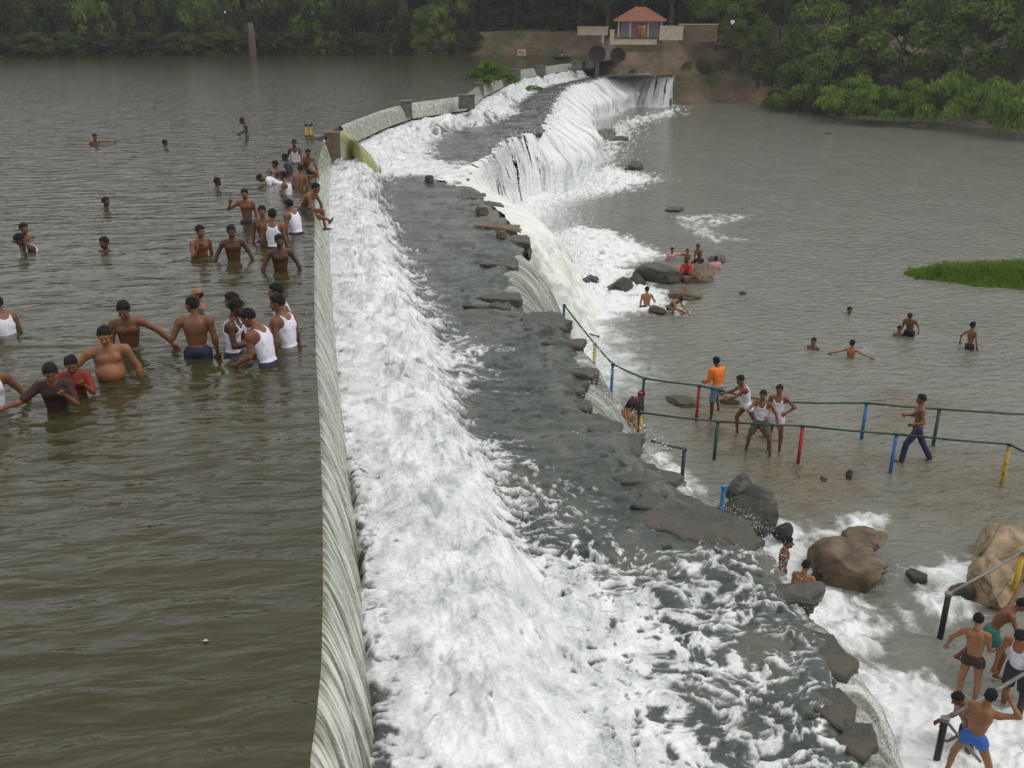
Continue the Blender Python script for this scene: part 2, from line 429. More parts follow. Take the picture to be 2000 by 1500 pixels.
wxp = X + .25 * fbm(X * 1.3, Y * 1.3, 3, 5); wyp = Y + .25 * fbm(X * 1.3 + 9, Y * 1.3, 3, 6)
nz = .60 * fbm(wxp * 1.5, wyp * 2.4, 5, 9, .62) + .80 * (ridged(wxp * 1.3 + .3 * wyp, wyp * 2.3, 4, 12) - .62) + .40 * (ridged(wxp * 5, wyp * 8, 2, 14) - .6)
soft = np.interp(Y, [5, 9, 14, 25, 60], [1.9, 1.6, 1.1, .8, .8])
bias = np.clip(-sd / soft + .12, -1.3, 1.25)
patch = sstep(.15, .55, fbm(X * .8 + 40, Y * .35, 4, 77)) * .55
near_ = sstep(17, 10, Y)
fine = .55 * fbm(wxp * 3.6, wyp * 4.6, 4, 19, .65) + 1.15 * (ridged(wxp * 3.1 + .12 * np.sin(wyp * 9), wyp * 4.2, 3, 22) - .62) + .55 * (ridged(wxp * 9, wyp * 11, 2, 24) - .6) + .35 * fbm(X * .7, Y * .8, 3, 26)
nz = nz * (1 - near_) + near_ * fine
strand = ridged(wxp * 3.4 + .4 * wyp, wyp * 2.6, 3, 15) - .66
nz = nz + .55 * strand
hole = .75 * sstep(.05, .45, fbm(X * 1.4 + 3, Y * .9, 4, 78)) * sstep(.9, .3, np.abs(xd - .55))
foam = sstep(-.10, .55, bias * .80 + nz * 1.15 - (patch + hole * .35) * (bias > .3) + .55 * sstep(2.4, 1.2, xd) * sstep(.1, .35, xd) * sstep(20, 14, Y))
foam = np.maximum(foam, sstep(.52, .75, nz + .35 * fbm(X * .5, Y * .5, 2, 55)) * .8 * sstep(-3.0, -.6, -sd))
gap = sstep(.12, .03, xd) * sstep(12.5, 10.5, Y) * sstep(-.05, .15, fbm(Y * .6, X * 0, 2, 90))
foam = foam * (1 - .6 * gap)
xs = 1.15 + .35 * fbm(Y * .35, Y * 0, 3, 21)
drop = sstep(0, 1, (xd - xs) / 1.0)
Zb = -1.02 - .66 * drop
farw = np.interp(Y, [40, 70], [1, 1.3])
rock = .10 * fbm(X * .45, Y * .7, 4, 41) + .05 * (ridged(X * .9, Y * 2.2, 3, 43) - .6)
s6 = (fbm(X * .45 + 3, Y * .8, 4, 47) + 1) * 6; strata = (np.floor(s6) + sstep(.3, .7, s6 - np.floor(s6))) / 6 - 1
rock = rock + .22 * strata * sstep(4.5, .6, de) - .10 * sstep(.86, .97, ridged(X * .5, Y * 1.3, 3, 49)) + .02 * fbm(X * 5, Y * 8, 3, 50)
lumps = .26 * fbm(X * 1.1 + .5 * Y, Y * .9, 3, 51) + .11 * (fbm(wxp * 4, wyp * 3, 3, 53)) + .016 * fbm(X * 17, Y * 12, 2, 57) + .09 * np.abs(perlin(wxp * 2.6, wyp * 2.2, 59))
apr = sstep(.1, 1.0, xd) * sstep(xs + 1.8, xs + .4, xd)
fs = np.clip(apr + sstep(.2, 1.1, bias) * .6, 0, 1)
Z = Zb + rock * (1 - fs) + foam * (.022 + .03 * apr + .03 * fbm(wxp * 5, wyp * 6, 3, 28) + lumps * np.interp(Y, [5, 20, 60], [.75, .9, 1.4]) * (.18 + .95 * apr))
Z = Z + .012 * fbm(X * 6, Y * 3, 2, 61) * (1 - foam)
Z = Z - gap * .10
rim = sstep(.5, 0, de); Z = Z - rim ** 2 * .18
# the rim turns over and becomes the cliff: extra columns down to below the river
ncl = 14
n_ex = np.gradient(ey); n_ey = -np.gradient(ex); nl = np.hypot(n_ex, n_ey) + 1e-9
nxo, nyo = n_ex / nl, n_ey / nl
for _ in range(4):
    k = np.ones(25) / 25; nxo = np.convolve(np.pad(nxo, 12, 'edge'), k, 'valid'); nyo = np.convolve(np.pad(nyo, 12, 'edge'), k, 'valid')
nl = np.hypot(nxo, nyo); nxo /= nl; nyo /= nl
cols = [(X, Y, Z, foam)]
q = np.linspace(0, 1, ncl + 1)[1:][None, :]
zc = Z[:, -1:] - q * (Z[:, -1:] - (Z_LOW - .8))
inset = -.35 * np.sin(q * 5) * (1 - q) + .5 * fbm(ys[:, None] * .9 + 0 * q, zc * 1.4, 4, 71) * np.minimum(1, q * 3) + .25 * q
XC = X[:, -1:] + nxo[:, None] * inset; YC = Y[:, -1:] + nyo[:, None] * inset
XX = np.hstack([X, XC]); YY = np.hstack([Y, YC]); ZZ = np.hstack([Z, zc]); FF = np.hstack([foam, np.zeros_like(zc)])
V = np.stack([XX, YY, ZZ], -1).reshape(-1, 3)
F = grid_faces(NR, NC + ncl)
mi = np.zeros((NR - 1, NC + ncl - 1), int); mi[:, NC - 1:] = 1
me = mesh('rock_ledge', V, F, attrs={'foam': FF.ravel()}, mats=[M['ledge'], M['rock']], mi=mi.ravel())
obj('rock_ledge', me, kind='structure')
# ---- end wall of the ledge beside the far bank is closed by the bank terrain
# reservoir
ry = [-5.0]
while ry[-1] < 175: ry.append(ry[-1] + max(.05, max(ry[-1], 0) ** 2 / 2600))
ry = np.array(ry)
rt = np.r_[0, np.cumsum(1.022 ** np.arange(210))]; rt = rt / rt[-1] * 190
right = np.where(ry < wall_end[1], crest_x(ry) + .02, np.interp(ry, [wall_end[1], 175], [wall_end[0] - .28, wall_end[0] + 30]))
RX = right[:, None] - rt[None, :]; RY = ry[:, None] + 0 * RX
fade = sstep(0, 1.2, rt)[None, :]
wv = .030 * np.sin(RY * 4.2 + RX * .8 + 3 * fbm(RX * .35, RY * .35, 3, 3)) * sstep(34, 8, RY) * np.clip(.45 + 1.3 * fbm(RX * .22, RY * .3, 3, 8), 0, 1.2) \
    + .035 * fbm(RX * .8, RY * 2.4, 4, 4) + .02 * fbm(RX * 2.4, RY * 5.0, 2, 6) * sstep(40, 10, RY)
for u_, v_ in ((392, 497), (457, 507), (484, 435), (548, 527), (536, 484), (388, 699), (397, 597), (455, 690), (526, 711), (566, 674), (14, 650), (256, 682), (217, 736), (113, 797), (150, 764), (-14, 800), (210, 489), (70, 487)):
    c_ = P(u_, v_); rr_ = np.hypot(RX - c_[0], RY - c_[1]); wv = wv + .022 * np.cos(rr_ * 15 + u_) * np.exp(-rr_ * 1.5)
RZ = wv * fade * .9
V = np.stack([RX, RY, RZ], -1).reshape(-1, 3)
obj('reservoir_water', mesh('reservoir_water', V, grid_faces(*RX.shape)[:, ::-1], M['reservoir']), kind='structure')
# the sheets of water over the weir
def curtain(name, path, drop, reach, mat, dens=1.0, y0=None, step=.012, split=None, lip=.30, contrast=1.0):
    seg = np.r_[0, np.cumsum(np.hypot(*np.diff(path, axis=0).T))]
    ss = [0]
    while ss[-1] < seg[-1]:
        yy = np.interp(ss[-1], seg, path[:, 1]); ss.append(ss[-1] + max(step, max(yy, 0) * .0018))
    ss = np.minimum(np.array(ss), seg[-1])
    px = np.interp(ss, seg, path[:, 0]); py = np.interp(ss, seg, path[:, 1])
    tx = np.gradient(px, ss + np.arange(len(ss)) * 1e-9); ty = np.gradient(py, ss + np.arange(len(ss)) * 1e-9)
    k = np.ones(15) / 15
    tx = np.convolve(np.pad(tx, 7, 'edge'), k, 'valid'); ty = np.convolve(np.pad(ty, 7, 'edge'), k, 'valid')
    l = np.hypot(tx, ty); nx, ny = ty / l, -tx / l
    q = np.linspace(0, 1, 30)[None, :]
    prof_o = -.03 + (reach + .03) * q ** .72
    prof_z = -.003 - drop * (q ** 1.35) * sstep(-.25, .25, q) 
    S = ss[:, None] + 0 * q; Yw = py[:, None] + 0 * q
    drift = S + .25 * q
    st = .42 + (.55 * fbm(drift * 5, q * 1.1 + S * .2, 3, 101) + .7 * perlin(drift * 26, q * 1.4 + S, 103) + .35 * perlin(drift * 60, q * 2 + S, 104)) * contrast
    arcs = np.zeros_like(S)
    for c in ([7.2, 8.35, 9.9, 11.3, 13.4, 16.0, 6.35, 5.55] if lip > .25 else []):
        a = (S + .55 * q ** 1.6 - (c + 6.0)) / .035; arcs = np.maximum(arcs, np.exp(-a * a))
    st = np.clip(st - .9 * arcs * sstep(.05, .2, q), 0, 1) * (.55 + .45 * sstep(.0, .2, q))
    dis = (.008 * fbm(drift * 9, q * 2, 2, 105) + .007 * perlin(drift * 30, q * 2, 107) - .03 * arcs) * sstep(.05, .5, q) * dens
    big = .035 * fbm(S * 1.0, q * .8, 3, 109) * q
    o = prof_o + dis + big; z = prof_z + dis * .6 + .06 * fbm(S * 8, q * 0, 2, 111) * sstep(.85, 1, q)
    V = np.stack([px[:, None] + nx[:, None] * o, py[:, None] + ny[:, None] * o, z], -1).reshape(-1, 3)
    return obj(name, mesh(name, V, grid_faces(*S.shape), mat, attrs={'streak': st.ravel()}), kind='structure')
curtain('weir_waterfall', CREST[:, :], 1.08, .34, M['curtain'])
segs2 = [(0, 3), (3, 5), (5, 6), (6, 7), (8, 9), (9, 10), (10, 11), (11, 12)]
for a, b in segs2:
    pa, pb = CREST2[a], CREST2[b]
    mid = CREST2[a:b + 1].copy()
    d = (mid[1] - mid[0]); d /= np.linalg.norm(d); e = (mid[-1] - mid[-2]); e /= np.linalg.norm(e)
    mid[0] = mid[0] + d * .18; mid[-1] = mid[-1] - e * .18
    curtain('weir_waterfall', mid, .85, .40, M['curtain'], step=.05, lip=.2, contrast=.35)
# weir body under the sheets, piers and gate block
weir = thing('weir', 'long low concrete weir holding back the brown reservoir, with short piers', 'weir', (0, 0, -1.8))
def wall_strip(path, w0, w1, z0, z1):
    s = Shape(); n = len(path)
    d = np.gradient(path, axis=0); l = np.hypot(*d.T); nx, ny = d[:, 1] / l, -d[:, 0] / l
    V = []; Fc = []
    for i in range(n):
        for w, z in ((-w0, z0), (-w0, z1), (w1, z1), (w1 + .1, z0)):
            V.append((path[i, 0] + nx[i] * w, path[i, 1] + ny[i] * w, z + 1.8))
    for i in range(n - 1):
        for k in range(4): Fc.append((i * 4 + k, i * 4 + (k + 1) % 4, i * 4 + 4 + (k + 1) % 4, i * 4 + 4 + k))
    Fc += [(0, 1, 2, 3), ((n - 1) * 4 + 3, (n - 1) * 4 + 2, (n - 1) * 4 + 1, (n - 1) * 4)]
    return s.add(V, Fc)
wall_strip(CREST, .45, -.02, -3.0, -.06).build('wall', M['concrete'], weir)
wall_strip(CREST2, .45, -.03, -3.0, -.06).build('wall', M['concrete'], weir)
def pier(u, v, wpx, hpx, dark=True, far=1.0):
    c = P(u, v, 0.05); k = np.hypot(c[0], c[1]); m_ = k * 1.06 / F_PX
    s = Shape().box((c[0], c[1], 1.8 - hpx * m_ / 2 + .12), (wpx * m_, .8, hpx * m_ + .1), -YAW * .3, .94)
    s.box((c[0], c[1], 1.8 + .19), (wpx * m_ * 1.08, .9, .06), -YAW * .3)
    s.build('pier', M['concrete'], weir)
for u, v, w, h in ((793, 202, 20, 22), (911, 190, 28, 20), (935, 166, 17, 18), (1007, 138, 17, 16), (1055, 131, 18, 14), (1127, 123, 17, 13), (1152, 121, 14, 10)):
    pier(u, v, w, h)
# brown gate block at the end of the first length, with the yellow-black hoist posts
gp = P(648, 266, .12)
Shape().box((gp[0] + .02, gp[1] + .25, 1.8 - .27), (.58, .5, .95)).box((gp[0] - .02, gp[1] + .25, 1.8 + .235), (.66, .58, .06)).build('gate_block', M['brown_block'], weir)
Shape().box((gp[0] - .45, gp[1] + .45, 1.8 + .05), (.5, .9, .12)).build('gate_sill', M['concrete'], weir)
hp = P(604, 268, .05)
hoist = thing('sluice_hoist', 'pair of yellow and black hoist posts on the weir crest beside the brown gate block', 'sluice hoist', tuple(hp))
for dx in (-.09, .09):
    p = Shape().box((dx, 0, .22), (.10, .10, .40)).build('post', M['steel_yellow'], hoist)
    Shape().box((dx, 0, .46), (.12, .12, .10), .3).tube([(dx, 0, .5), (dx + .07 * np.sign(dx), .02, .60)], .015).build('hoist_head', M['steel_black'], hoist)
Shape().box((0, 0, .04), (.34, .2, .10)).build('base_plate', M['brown_block'], hoist)
# yellow-green tongue shooting through the sluice
tp = np.array([P(672, 262, 0), P(690, 280, -.25), P(712, 305, -.85), P(728, 326, -1.45)])
tw = [.50, .62, .78, .9]
ns, nw = 40, 40
qs = np.linspace(0, 1, ns)
cl = np.stack([np.interp(qs, np.linspace(0, 1, 4), tp[:, k]) for k in range(3)], -1)
for _ in range(3): cl[1:-1] = (cl[:-2] + cl[1:-1] * 2 + cl[2:]) / 4
tw = np.interp(qs, np.linspace(0, 1, 4), tw)
ww = np.linspace(-1, 1, nw)
dirx = cl[-1, :2] - cl[0, :2]; dirx /= np.linalg.norm(dirx); per = np.array([dirx[1], -dirx[0]])
TX = cl[:, 0][:, None] + per[0] * ww[None] * tw[:, None]; TY = cl[:, 1][:, None] + per[1] * ww[None] * tw[:, None]
TZ = cl[:, 2][:, None] + .95 * (1 - ww[None] ** 4) - .80 + .03 * perlin(ww[None] * 5 + 0 * TX, qs[:, None] * 2 + 0 * TX, 4)
st = np.clip(.35 + .8 * fbm(ww[None] * 6 + 0 * TX, qs[:, None] * 1.2 + 0 * TX, 3, 5), 0, 1)
obj('sluice_waterfall', mesh('sluice_waterfall', np.stack([TX, TY, TZ], -1).reshape(-1, 3), grid_faces(ns, nw), M['tongue'], attrs={'streak': st.ravel()}), kind='structure')

# ---- river below
ly = [2.0]
while ly[-1] < 142: ly.append(ly[-1] + max(.035, ly[-1] ** 2 / 6500))
ly = np.array(ly)
xa = np.interp(ly, [2, 12, 30, 60, 142], [3, 3.2, 3.8, 5, 8]); xb = np.interp(ly, [2, 60, 142], [14, 52, 112])
NL = 440
tt = np.linspace(0, 1, NL)[None, :]
LX = xa[:, None] * (1 - tt) + xb[:, None] * tt; LY = ly[:, None] + 0 * LX
foot = EDGE
river_foam = [  # polygon in picture pixels on the river level, softness in metres
    ([(1000, 440), (1060, 370), (1180, 320), (1260, 340), (1290, 350), (1220, 372), (1110, 396), (1070, 430)], 1.6),
    ([(1080, 350), (1180, 240), (1260, 218), (1350, 205), (1350, 222), (1270, 244), (1240, 300), (1200, 345)], 3.0),
    ([(1040, 460), (1130, 440), (1210, 455), (1300, 500), (1230, 520), (1240, 545), (1300, 570), (1330, 615), (1250, 610), (1140, 640), (1080, 600)], .8),
    ([(1290, 420), (1400, 415), (1500, 420), (1400, 450), (1480, 470), (1380, 480), (1310, 440)], .8),
    ([(1040, 640), (1120, 620), (1200, 640), (1170, 700), (1180, 740), (1240, 850), (1300, 880), (1380, 960), (1300, 1000), (1000, 800)], .35),
    ([(1570, 1045), (1650, 1005), (1730, 995), (1760, 1020), (1700, 1045), (1620, 1060)], .45),
    ([(1450, 1040), (1545, 1020), (1600, 1090), (1660, 1160), (1720, 1215), (1700, 1280), (1500, 1240)], .7),
    ([(1750, 1100), (1840, 1080), (1940, 1090), (1960, 1160), (1900, 1230), (1800, 1230), (1720, 1190), (1780, 1150)], .6),
    ([(1600, 1260), (1700, 1310), (1800, 1320), (1880, 1370), (2100, 1380), (2200, 1700), (1500, 1700)], .6),
]
ffo = np.zeros_like(LX)
wX = LX + .35 * fbm(LX * .9, LY * .9, 3, 205); wY = LY + .35 * fbm(LX * .9 + 7, LY * .9, 3, 206)
nzz = .6 * fbm(wX * 2.0, wY * 1.5, 4, 209, .6) + .7 * (ridged(wX * 1.7, wY * 1.3, 3, 212) - .6)
for ipoly, (poly, soft) in enumerate(river_foam):
    s_ = sdpoly(LX, LY, PL(poly, Z_LOW))
    ffo = np.maximum(ffo, sstep(-.15, .9, np.clip(-s_ / soft, -1.4, .9) * .8 + nzz * 1.35 - (.45, .12, -.25)[(0 if ipoly == 3 else 2 if ipoly in (0, 2, 6, 8) else 1)]) * (.75 if ipoly == 3 else 1))
mist = np.minimum(sdline(LX, LY, EDGE[26:44]), 1.6 + sdline(LX, LY, EDGE[2:26])); ffo = np.maximum(ffo, sstep(4.6, 1.2, mist + nzz * 1.6))
shoal = np.zeros_like(LX)
for poly, soft in (([(1330, 770), (1500, 780), (1600, 880), (1420, 900), (1330, 830)], .8), ([(1440, 890), (1700, 880), (1700, 980), (1560, 1010)], .8), ([(1740, 760), (1860, 800), (1720, 860), (1680, 820)], .8),
                   ([(1750, 900), (2000, 900), (2100, 1000), (1850, 1030)], 1.5)):
    s_ = sdpoly(LX, LY, PL(poly, Z_LOW)); shoal = np.maximum(shoal, sstep(-1, 1.2, -s_ / soft + .9 * fbm(LX * .9, LY * .9, 4, 222)))
rough_w = .03 + .05 * sstep(22, 10, LY)
LZ = Z_LOW + rough_w * fbm(LX * 1.0, LY * 1.8, 4, 214) + .05 * shoal * np.maximum(0, fbm(LX * 1.5, LY * 2.2, 3, 230)) + ffo * (.05 + .14 * fbm(wX * 1.8, wY * 1.6, 3, 216) + .10 * fbm(wX * 6, wY * 5, 2, 218))
near_fall = sstep(2.2, 0, mist) * .5
LZ = LZ + near_fall * (.5 + .6 * fbm(LX * .8, LY * .8, 3, 219))
obj('river_water', mesh('river_water', np.stack([LX, LY, LZ], -1).reshape(-1, 3), grid_faces(*LX.shape), M['river'], attrs={'foam': ffo.ravel(), 'shoal': shoal.ravel()}), kind='structure')

# ---- falls over the rim of the ledge
def falls(pts, reach, cover, mat, seed, power=1.0, z0=-1.79, bulge=0.0, step=.05, direc=None, inset=.45, z1=None, feather=True, taper=.5, shape=.62, sc=1.0):
    path = PL(pts, Z_LEDGE) if not isinstance(pts, np.ndarray) else pts
    seg = np.r_[0, np.cumsum(np.hypot(*np.diff(path, axis=0).T))]
    n = max(8, int(seg[-1] / step)); ss = np.linspace(0, seg[-1], n)
    px = np.interp(ss, seg, path[:, 0]); py = np.interp(ss, seg, path[:, 1])
    tx, ty = path[-1] - path[0]; l = math.hypot(tx, ty)
    gx = np.gradient(px, ss); gy = np.gradient(py, ss); long_ = seg[-1] > 25; w_ = (int(3.0 / step) if long_ else max(3, n // 3)) | 1; mx_ = .0 if long_ else .5
    k = np.ones(w_) / w_
    gx = np.convolve(np.pad(gx, w_ // 2, 'edge'), k, 'valid'); gy = np.convolve(np.pad(gy, w_ // 2, 'edge'), k, 'valid')
    gx = gx * (1 - mx_) + tx / l * mx_; gy = gy * (1 - mx_) + ty / l * mx_
    gl = np.hypot(gx, gy); nx, ny = gy / gl, -gx / gl
    if direc is not None: nx, ny = nx * 0 + direc[0], ny * 0 + direc[1]
    nq = 64
    if not np.isscalar(reach): reach = np.interp(ss, seg, reach)[:, None]
    if not np.isscalar(cover): cover = np.interp(ss, seg, cover)[:, None]
    if not np.isscalar(inset): inset = np.interp(ss, seg, inset)[:, None]
    if not np.isscalar(bulge): bulge = np.interp(ss, seg, bulge)[:, None]
    tap = sstep(0, taper, np.minimum(ss, seg[-1] - ss))[:, None]
    q = np.linspace(0, 1, nq)[None, :]; S = ss[:, None] + 0 * q
    h = z0 - ((Z_LOW - .2) if z1 is None else z1)
    rc = reach * (1 + .35 * fbm(S * .5 / sc, q * .6, 3, seed + 1)) * (.12 + .88 * tap)
    ins = inset * (1 + 1.1 * fbm(S * 1.7 / sc, S * 0, 3, seed + 12)); o = -ins + (rc + ins) * q ** shape; z0 = z0 + 0 * S
    ql = np.clip(ins / (rc + ins), 0, .9) ** (1 / shape) * .9; z = z0 - h * np.clip((q - ql) / (1 - ql), 0, 1) ** 1.3
    o = o + bulge * np.exp(-((q - .62) / .2) ** 2) * (.5 + fbm(S * .35, q * 0, 2, seed + 4))
    st = .55 + .8 * fbm(S * 2.6 / sc + .4 * q, q * 1.2, 4, seed + 2, .65) + (.15 if long_ else .35) * perlin(S * 12 / sc, q * 3, seed + 3)
    o = o + (.16 * fbm(S * 1.6 / sc, q * 2.2, 4, seed + 6) + .045 * fbm(S * 6 / sc, q * 7, 3, seed + 5)) * power * np.minimum(1, q * 4)
    z = z + .05 * fbm(S * 3, q * 5, 3, seed + 7) * np.minimum(1, q * 4)
    V = np.stack([px[:, None] + nx[:, None] * o, py[:, None] + ny[:, None] * o, z + 0 * S], -1).reshape(-1, 3)
    cv = .5 + 1.0 * fbm(S * (2.6 if long_ else 1.5) + .25 * q, q * .8 + 3, 4, seed + 9) + .22 * q
    endf = np.minimum(S, seg[-1] - S) / .18
    if feather: cv = np.minimum(cv, .2 + endf + .6 * perlin(q * 9 + 0 * S, S * 0, seed + 8))
    keep = (cv > (1 - cover) * .85)[:-1, :-1]
    F = grid_faces(n, nq, keep)
    V, F, at = compact(V, F, {'streak': np.clip(st, 0, 1).ravel()})
    return obj('waterfall', mesh('waterfall', V, F, mat, attrs=at), kind='structure')
TF = [(922, 322), (945, 308), (966, 296), (985, 271), (1030, 259), (1060, 253), (1066, 235), (1078, 212), (1090, 186), (1112, 166), (1150, 158), (1187, 149), (1230, 144), (1276, 147), (1316, 148)]
falls(TF, [.9, .9, 1.0, 1.0, 1.0, 1.8, 3.0, 3.4, 3.2, 2.6, 2.6, 2.8, 2.8, 1.4, .6], [.6, .62, .55, .52, .62, .95, 1.1, 1.2, 1.1, .85, .8, .9, .85, .7, .6], M['fall'], 311, .9,
      bulge=[0, 0, 0, 0, .1, .8, 1.4, 1.4, 1.2, 1.0, 1.1, 1.4, 1.2, .3, .0], step=.06, sc=1.6)
falls([(1022, 470), (1014, 446), (990, 414), (960, 392), (925, 368), (898, 346), (915, 330), (935, 316)], [1.8, 2.8, 3.4, 3.8, 3.9, 3.6, 2.8, 1.6], 1.2, M['chute'], 301, 4.2, z0=-1.70, inset=[.1, .12, .2, .25, .5, 1.2, 1.4, 1.0], step=.045, direc=(.995, -.05), shape=.72, sc=2.0, taper=1.2)
# near fans between the slabs
falls([(1010, 590), (1000, 545), (1006, 512), (1018, 482)], 1.9, 1.2, M['fan'], 361, .6, taper=.8)
falls([(1159, 716), (1152, 700), (1140, 672)], 1.2, 1.1, M['fan'], 365, .8, step=.03, taper=.3)
falls([(1158, 800), (1148, 775), (1147, 745), (1157, 722)], 1.6, 1.1, M['fan'], 371, .5, step=.03)
falls([(1258, 872), (1257, 852), (1215, 824), (1185, 810)], 1.0, 1.1, M['fan'], 375, .8, step=.02)
falls([(1375, 976), (1330, 930), (1285, 900), (1262, 868)], 1.15, 1.0, M['fan'], 381, 1.0, step=.02)
falls([(1560, 1140), (1500, 1075), (1482, 1036), (1458, 1008)], 1.1, 1.0, M['fan'], 391, 1.0, step=.02)
falls([(1640, 1250), (1600, 1208), (1560, 1160)], 1.2, 1.0, M['fan'], 401, 1.2, step=.02)
falls([(1800, 1660), (1728, 1495), (1692, 1400), (1674, 1320), (1650, 1265)], 1.25, .98, M['fan'], 411, 1.2, step=.02)

# spray: drops thrown up along the feet and lips of the falls
g = np.random.default_rng(77); SP = []
def spray(path, n, spread, z, zs, size, off=(0, 0), mid=1.0):
    seg = np.r_[0, np.cumsum(np.hypot(*np.diff(path, axis=0).T))]; s_ = g.uniform(0, seg[-1], n)
    cx = np.interp(s_, seg, path[:, 0]) + off[0] + g.normal(size=n) * spread; cy = np.interp(s_, seg, path[:, 1]) + off[1] + g.normal(size=n) * spread
    cz = z + np.abs(g.normal(size=n)) * zs; r_ = size * g.uniform(.4, 1.3, n)
    q_ = g.normal(size=(n, 4, 3)); q_ /= np.linalg.norm(q_, axis=2)[..., None]
    SP.append((np.stack([cx, cy, cz], -1)[:, None] + q_ * r_[:, None, None]).reshape(-1, 3))
near_wall = np.c_[crest_x(np.linspace(4, 20, 40)) + .52, np.linspace(4, 20, 40)]
spray(near_wall, 2600, .05, -1.05, .06, .009)
spray(np.c_[crest_x(np.linspace(20, 50, 40)) + .6, np.linspace(20, 50, 40)], 1500, .15, -1.0, .10, .02)
spray(EDGE[2:8], 1300, .10, -1.85, .04, .008, (.12, 0)); spray(EDGE[8:14], 1000, .10, -1.85, .04, .009, (.15, 0)); spray(EDGE[14:22], 1000, .14, -1.78, .06, .017, (.2, 0))
spray(EDGE[29:33], 3800, .30, -1.65, .22, .035, (1.2, 0)); spray(EDGE[29:33], 3500, .8, -5.2, .6, .04, (3.6, 0))
spray(EDGE[32:44], 2500, .3, -1.75, .12, .05, (.3, -.2)); spray(EDGE[33:40], 6500, 1.0, -5.3, .9, .05, (2.6, -1.0))
spray(EDGE[3:16], 1500, .3, -5.3, .3, .010, (.9, 0))
SP = np.vstack(SP); ksp = len(SP) // 4
tf = (np.array([[0, 1, 2], [0, 2, 3], [0, 3, 1], [1, 3, 2]])[None] + 4 * np.arange(ksp)[:, None, None]).reshape(-1, 3)
obj('spray', mesh('spray', SP, tf, flat('white_spray_drops', FOAM, .6)), kind='stuff')
# ================================================================== banks, trees, pavilion
res_poly = PL([(-1500, 104), (0, 103), (500, 104), (760, 103), (900, 107), (1050, 108), (1130, 110), (1165, 118), (1163, 123), (1000, 150), (600, 400), (-1500, 400)], 0)
low_poly = PL([(900, 700), (900, 330), (1130, 202), (1325, 203), (1345, 207), (1400, 201), (1540, 203), (1640, 212), (1760, 225), (2000, 252), (2500, 300), (2600, 500)], Z_LOW)
tx_, ty_ = np.meshgrid(np.linspace(-190, 190, 330), np.linspace(84, 270, 230))
dU = sdpoly(tx_, ty_, res_poly); dL = sdpoly(tx_, ty_, low_poly)
nzt = fbm(tx_ * .12, ty_ * .12, 5, 501)
bank_h = np.interp(tx_, [-190, 8, 22, 190], [.8, 1.2, 3.1, 4.0])
hU = -1.5 + np.clip(dU + 1.2 + nzt * 1.2, 0, 60) * np.interp(tx_, [-190, 5, 30, 60], [.5, .6, .75, .8])
hU = np.where(dU < -1, -2.5, hU); hU = np.minimum(hU, bank_h + .03 * np.clip(dU, 0, 100) + .3 * nzt)
hL = Z_LOW - .5 + np.clip(dL + .4 + nzt * 1.0, 0, 60) * np.interp(tx_, [40, 60, 75], [1.25, .9, .55])
hL = np.where(dL < -1.5, Z_LOW - 2, hL); hL = np.minimum(hL, bank_h + .05 * np.clip(dL, 0, 200) + .3 * nzt)
right_side = sstep(28, 34, tx_ - (ty_ - 122) * .1)
H = np.where(tx_ < 20, hU, np.minimum(hU, hL))
# no ground inside the channel between the two pools except the bank itself
led = np.vstack([PL([(900, 400), (560, 400), (640, 260)], 0), CREST2[:-1], [CREST2[-1] + [0.3, .5]], EDGE[::-1][:20]])
H = np.where(sdpoly(tx_, ty_, led) < .1, np.minimum(H, -2.3), H)
H = H + .25 * fbm(tx_ * .5, ty_ * .5, 3, 505) * sstep(.3, 2, np.minimum(dU, dL))
obj('river_bank', mesh('river_bank', np.stack([tx_, ty_, H], -1).reshape(-1, 3), grid_faces(*tx_.shape), M['earth']), kind='structure')
def ground(x, y):
    i = (y - 84) / (270 - 84) * 229; j = (x + 190) / 380 * 329
    i = min(max(i, 0), 228); j = min(max(j, 0), 328); i0, j0 = int(i), int(j); a, b = i - i0, j - j0
    return float((H[i0, j0] * (1 - b) + H[i0, j0 + 1] * b) * (1 - a) + (H[i0 + 1, j0] * (1 - b) + H[i0 + 1, j0 + 1] * b) * a)
def at_depth(u, dist):
    """place on the ray of column u at horizontal distance dist"""
    d = C_F * F_PX + C_R * (u - CX) + C_U * (CY - 50); l = math.hypot(d[0], d[1])
    return d[0] / l * dist, d[1] / l * dist
def on_ground(u, v):
    d = C_F * F_PX + C_R * (u - CX) + C_U * (CY - v); l = math.hypot(d[0], d[1]); d = d / l
    for s in np.arange(112, 170, .3):
        if CAM_H + d[2] * s < ground(d[0] * s, d[1] * s): return s
    return 133
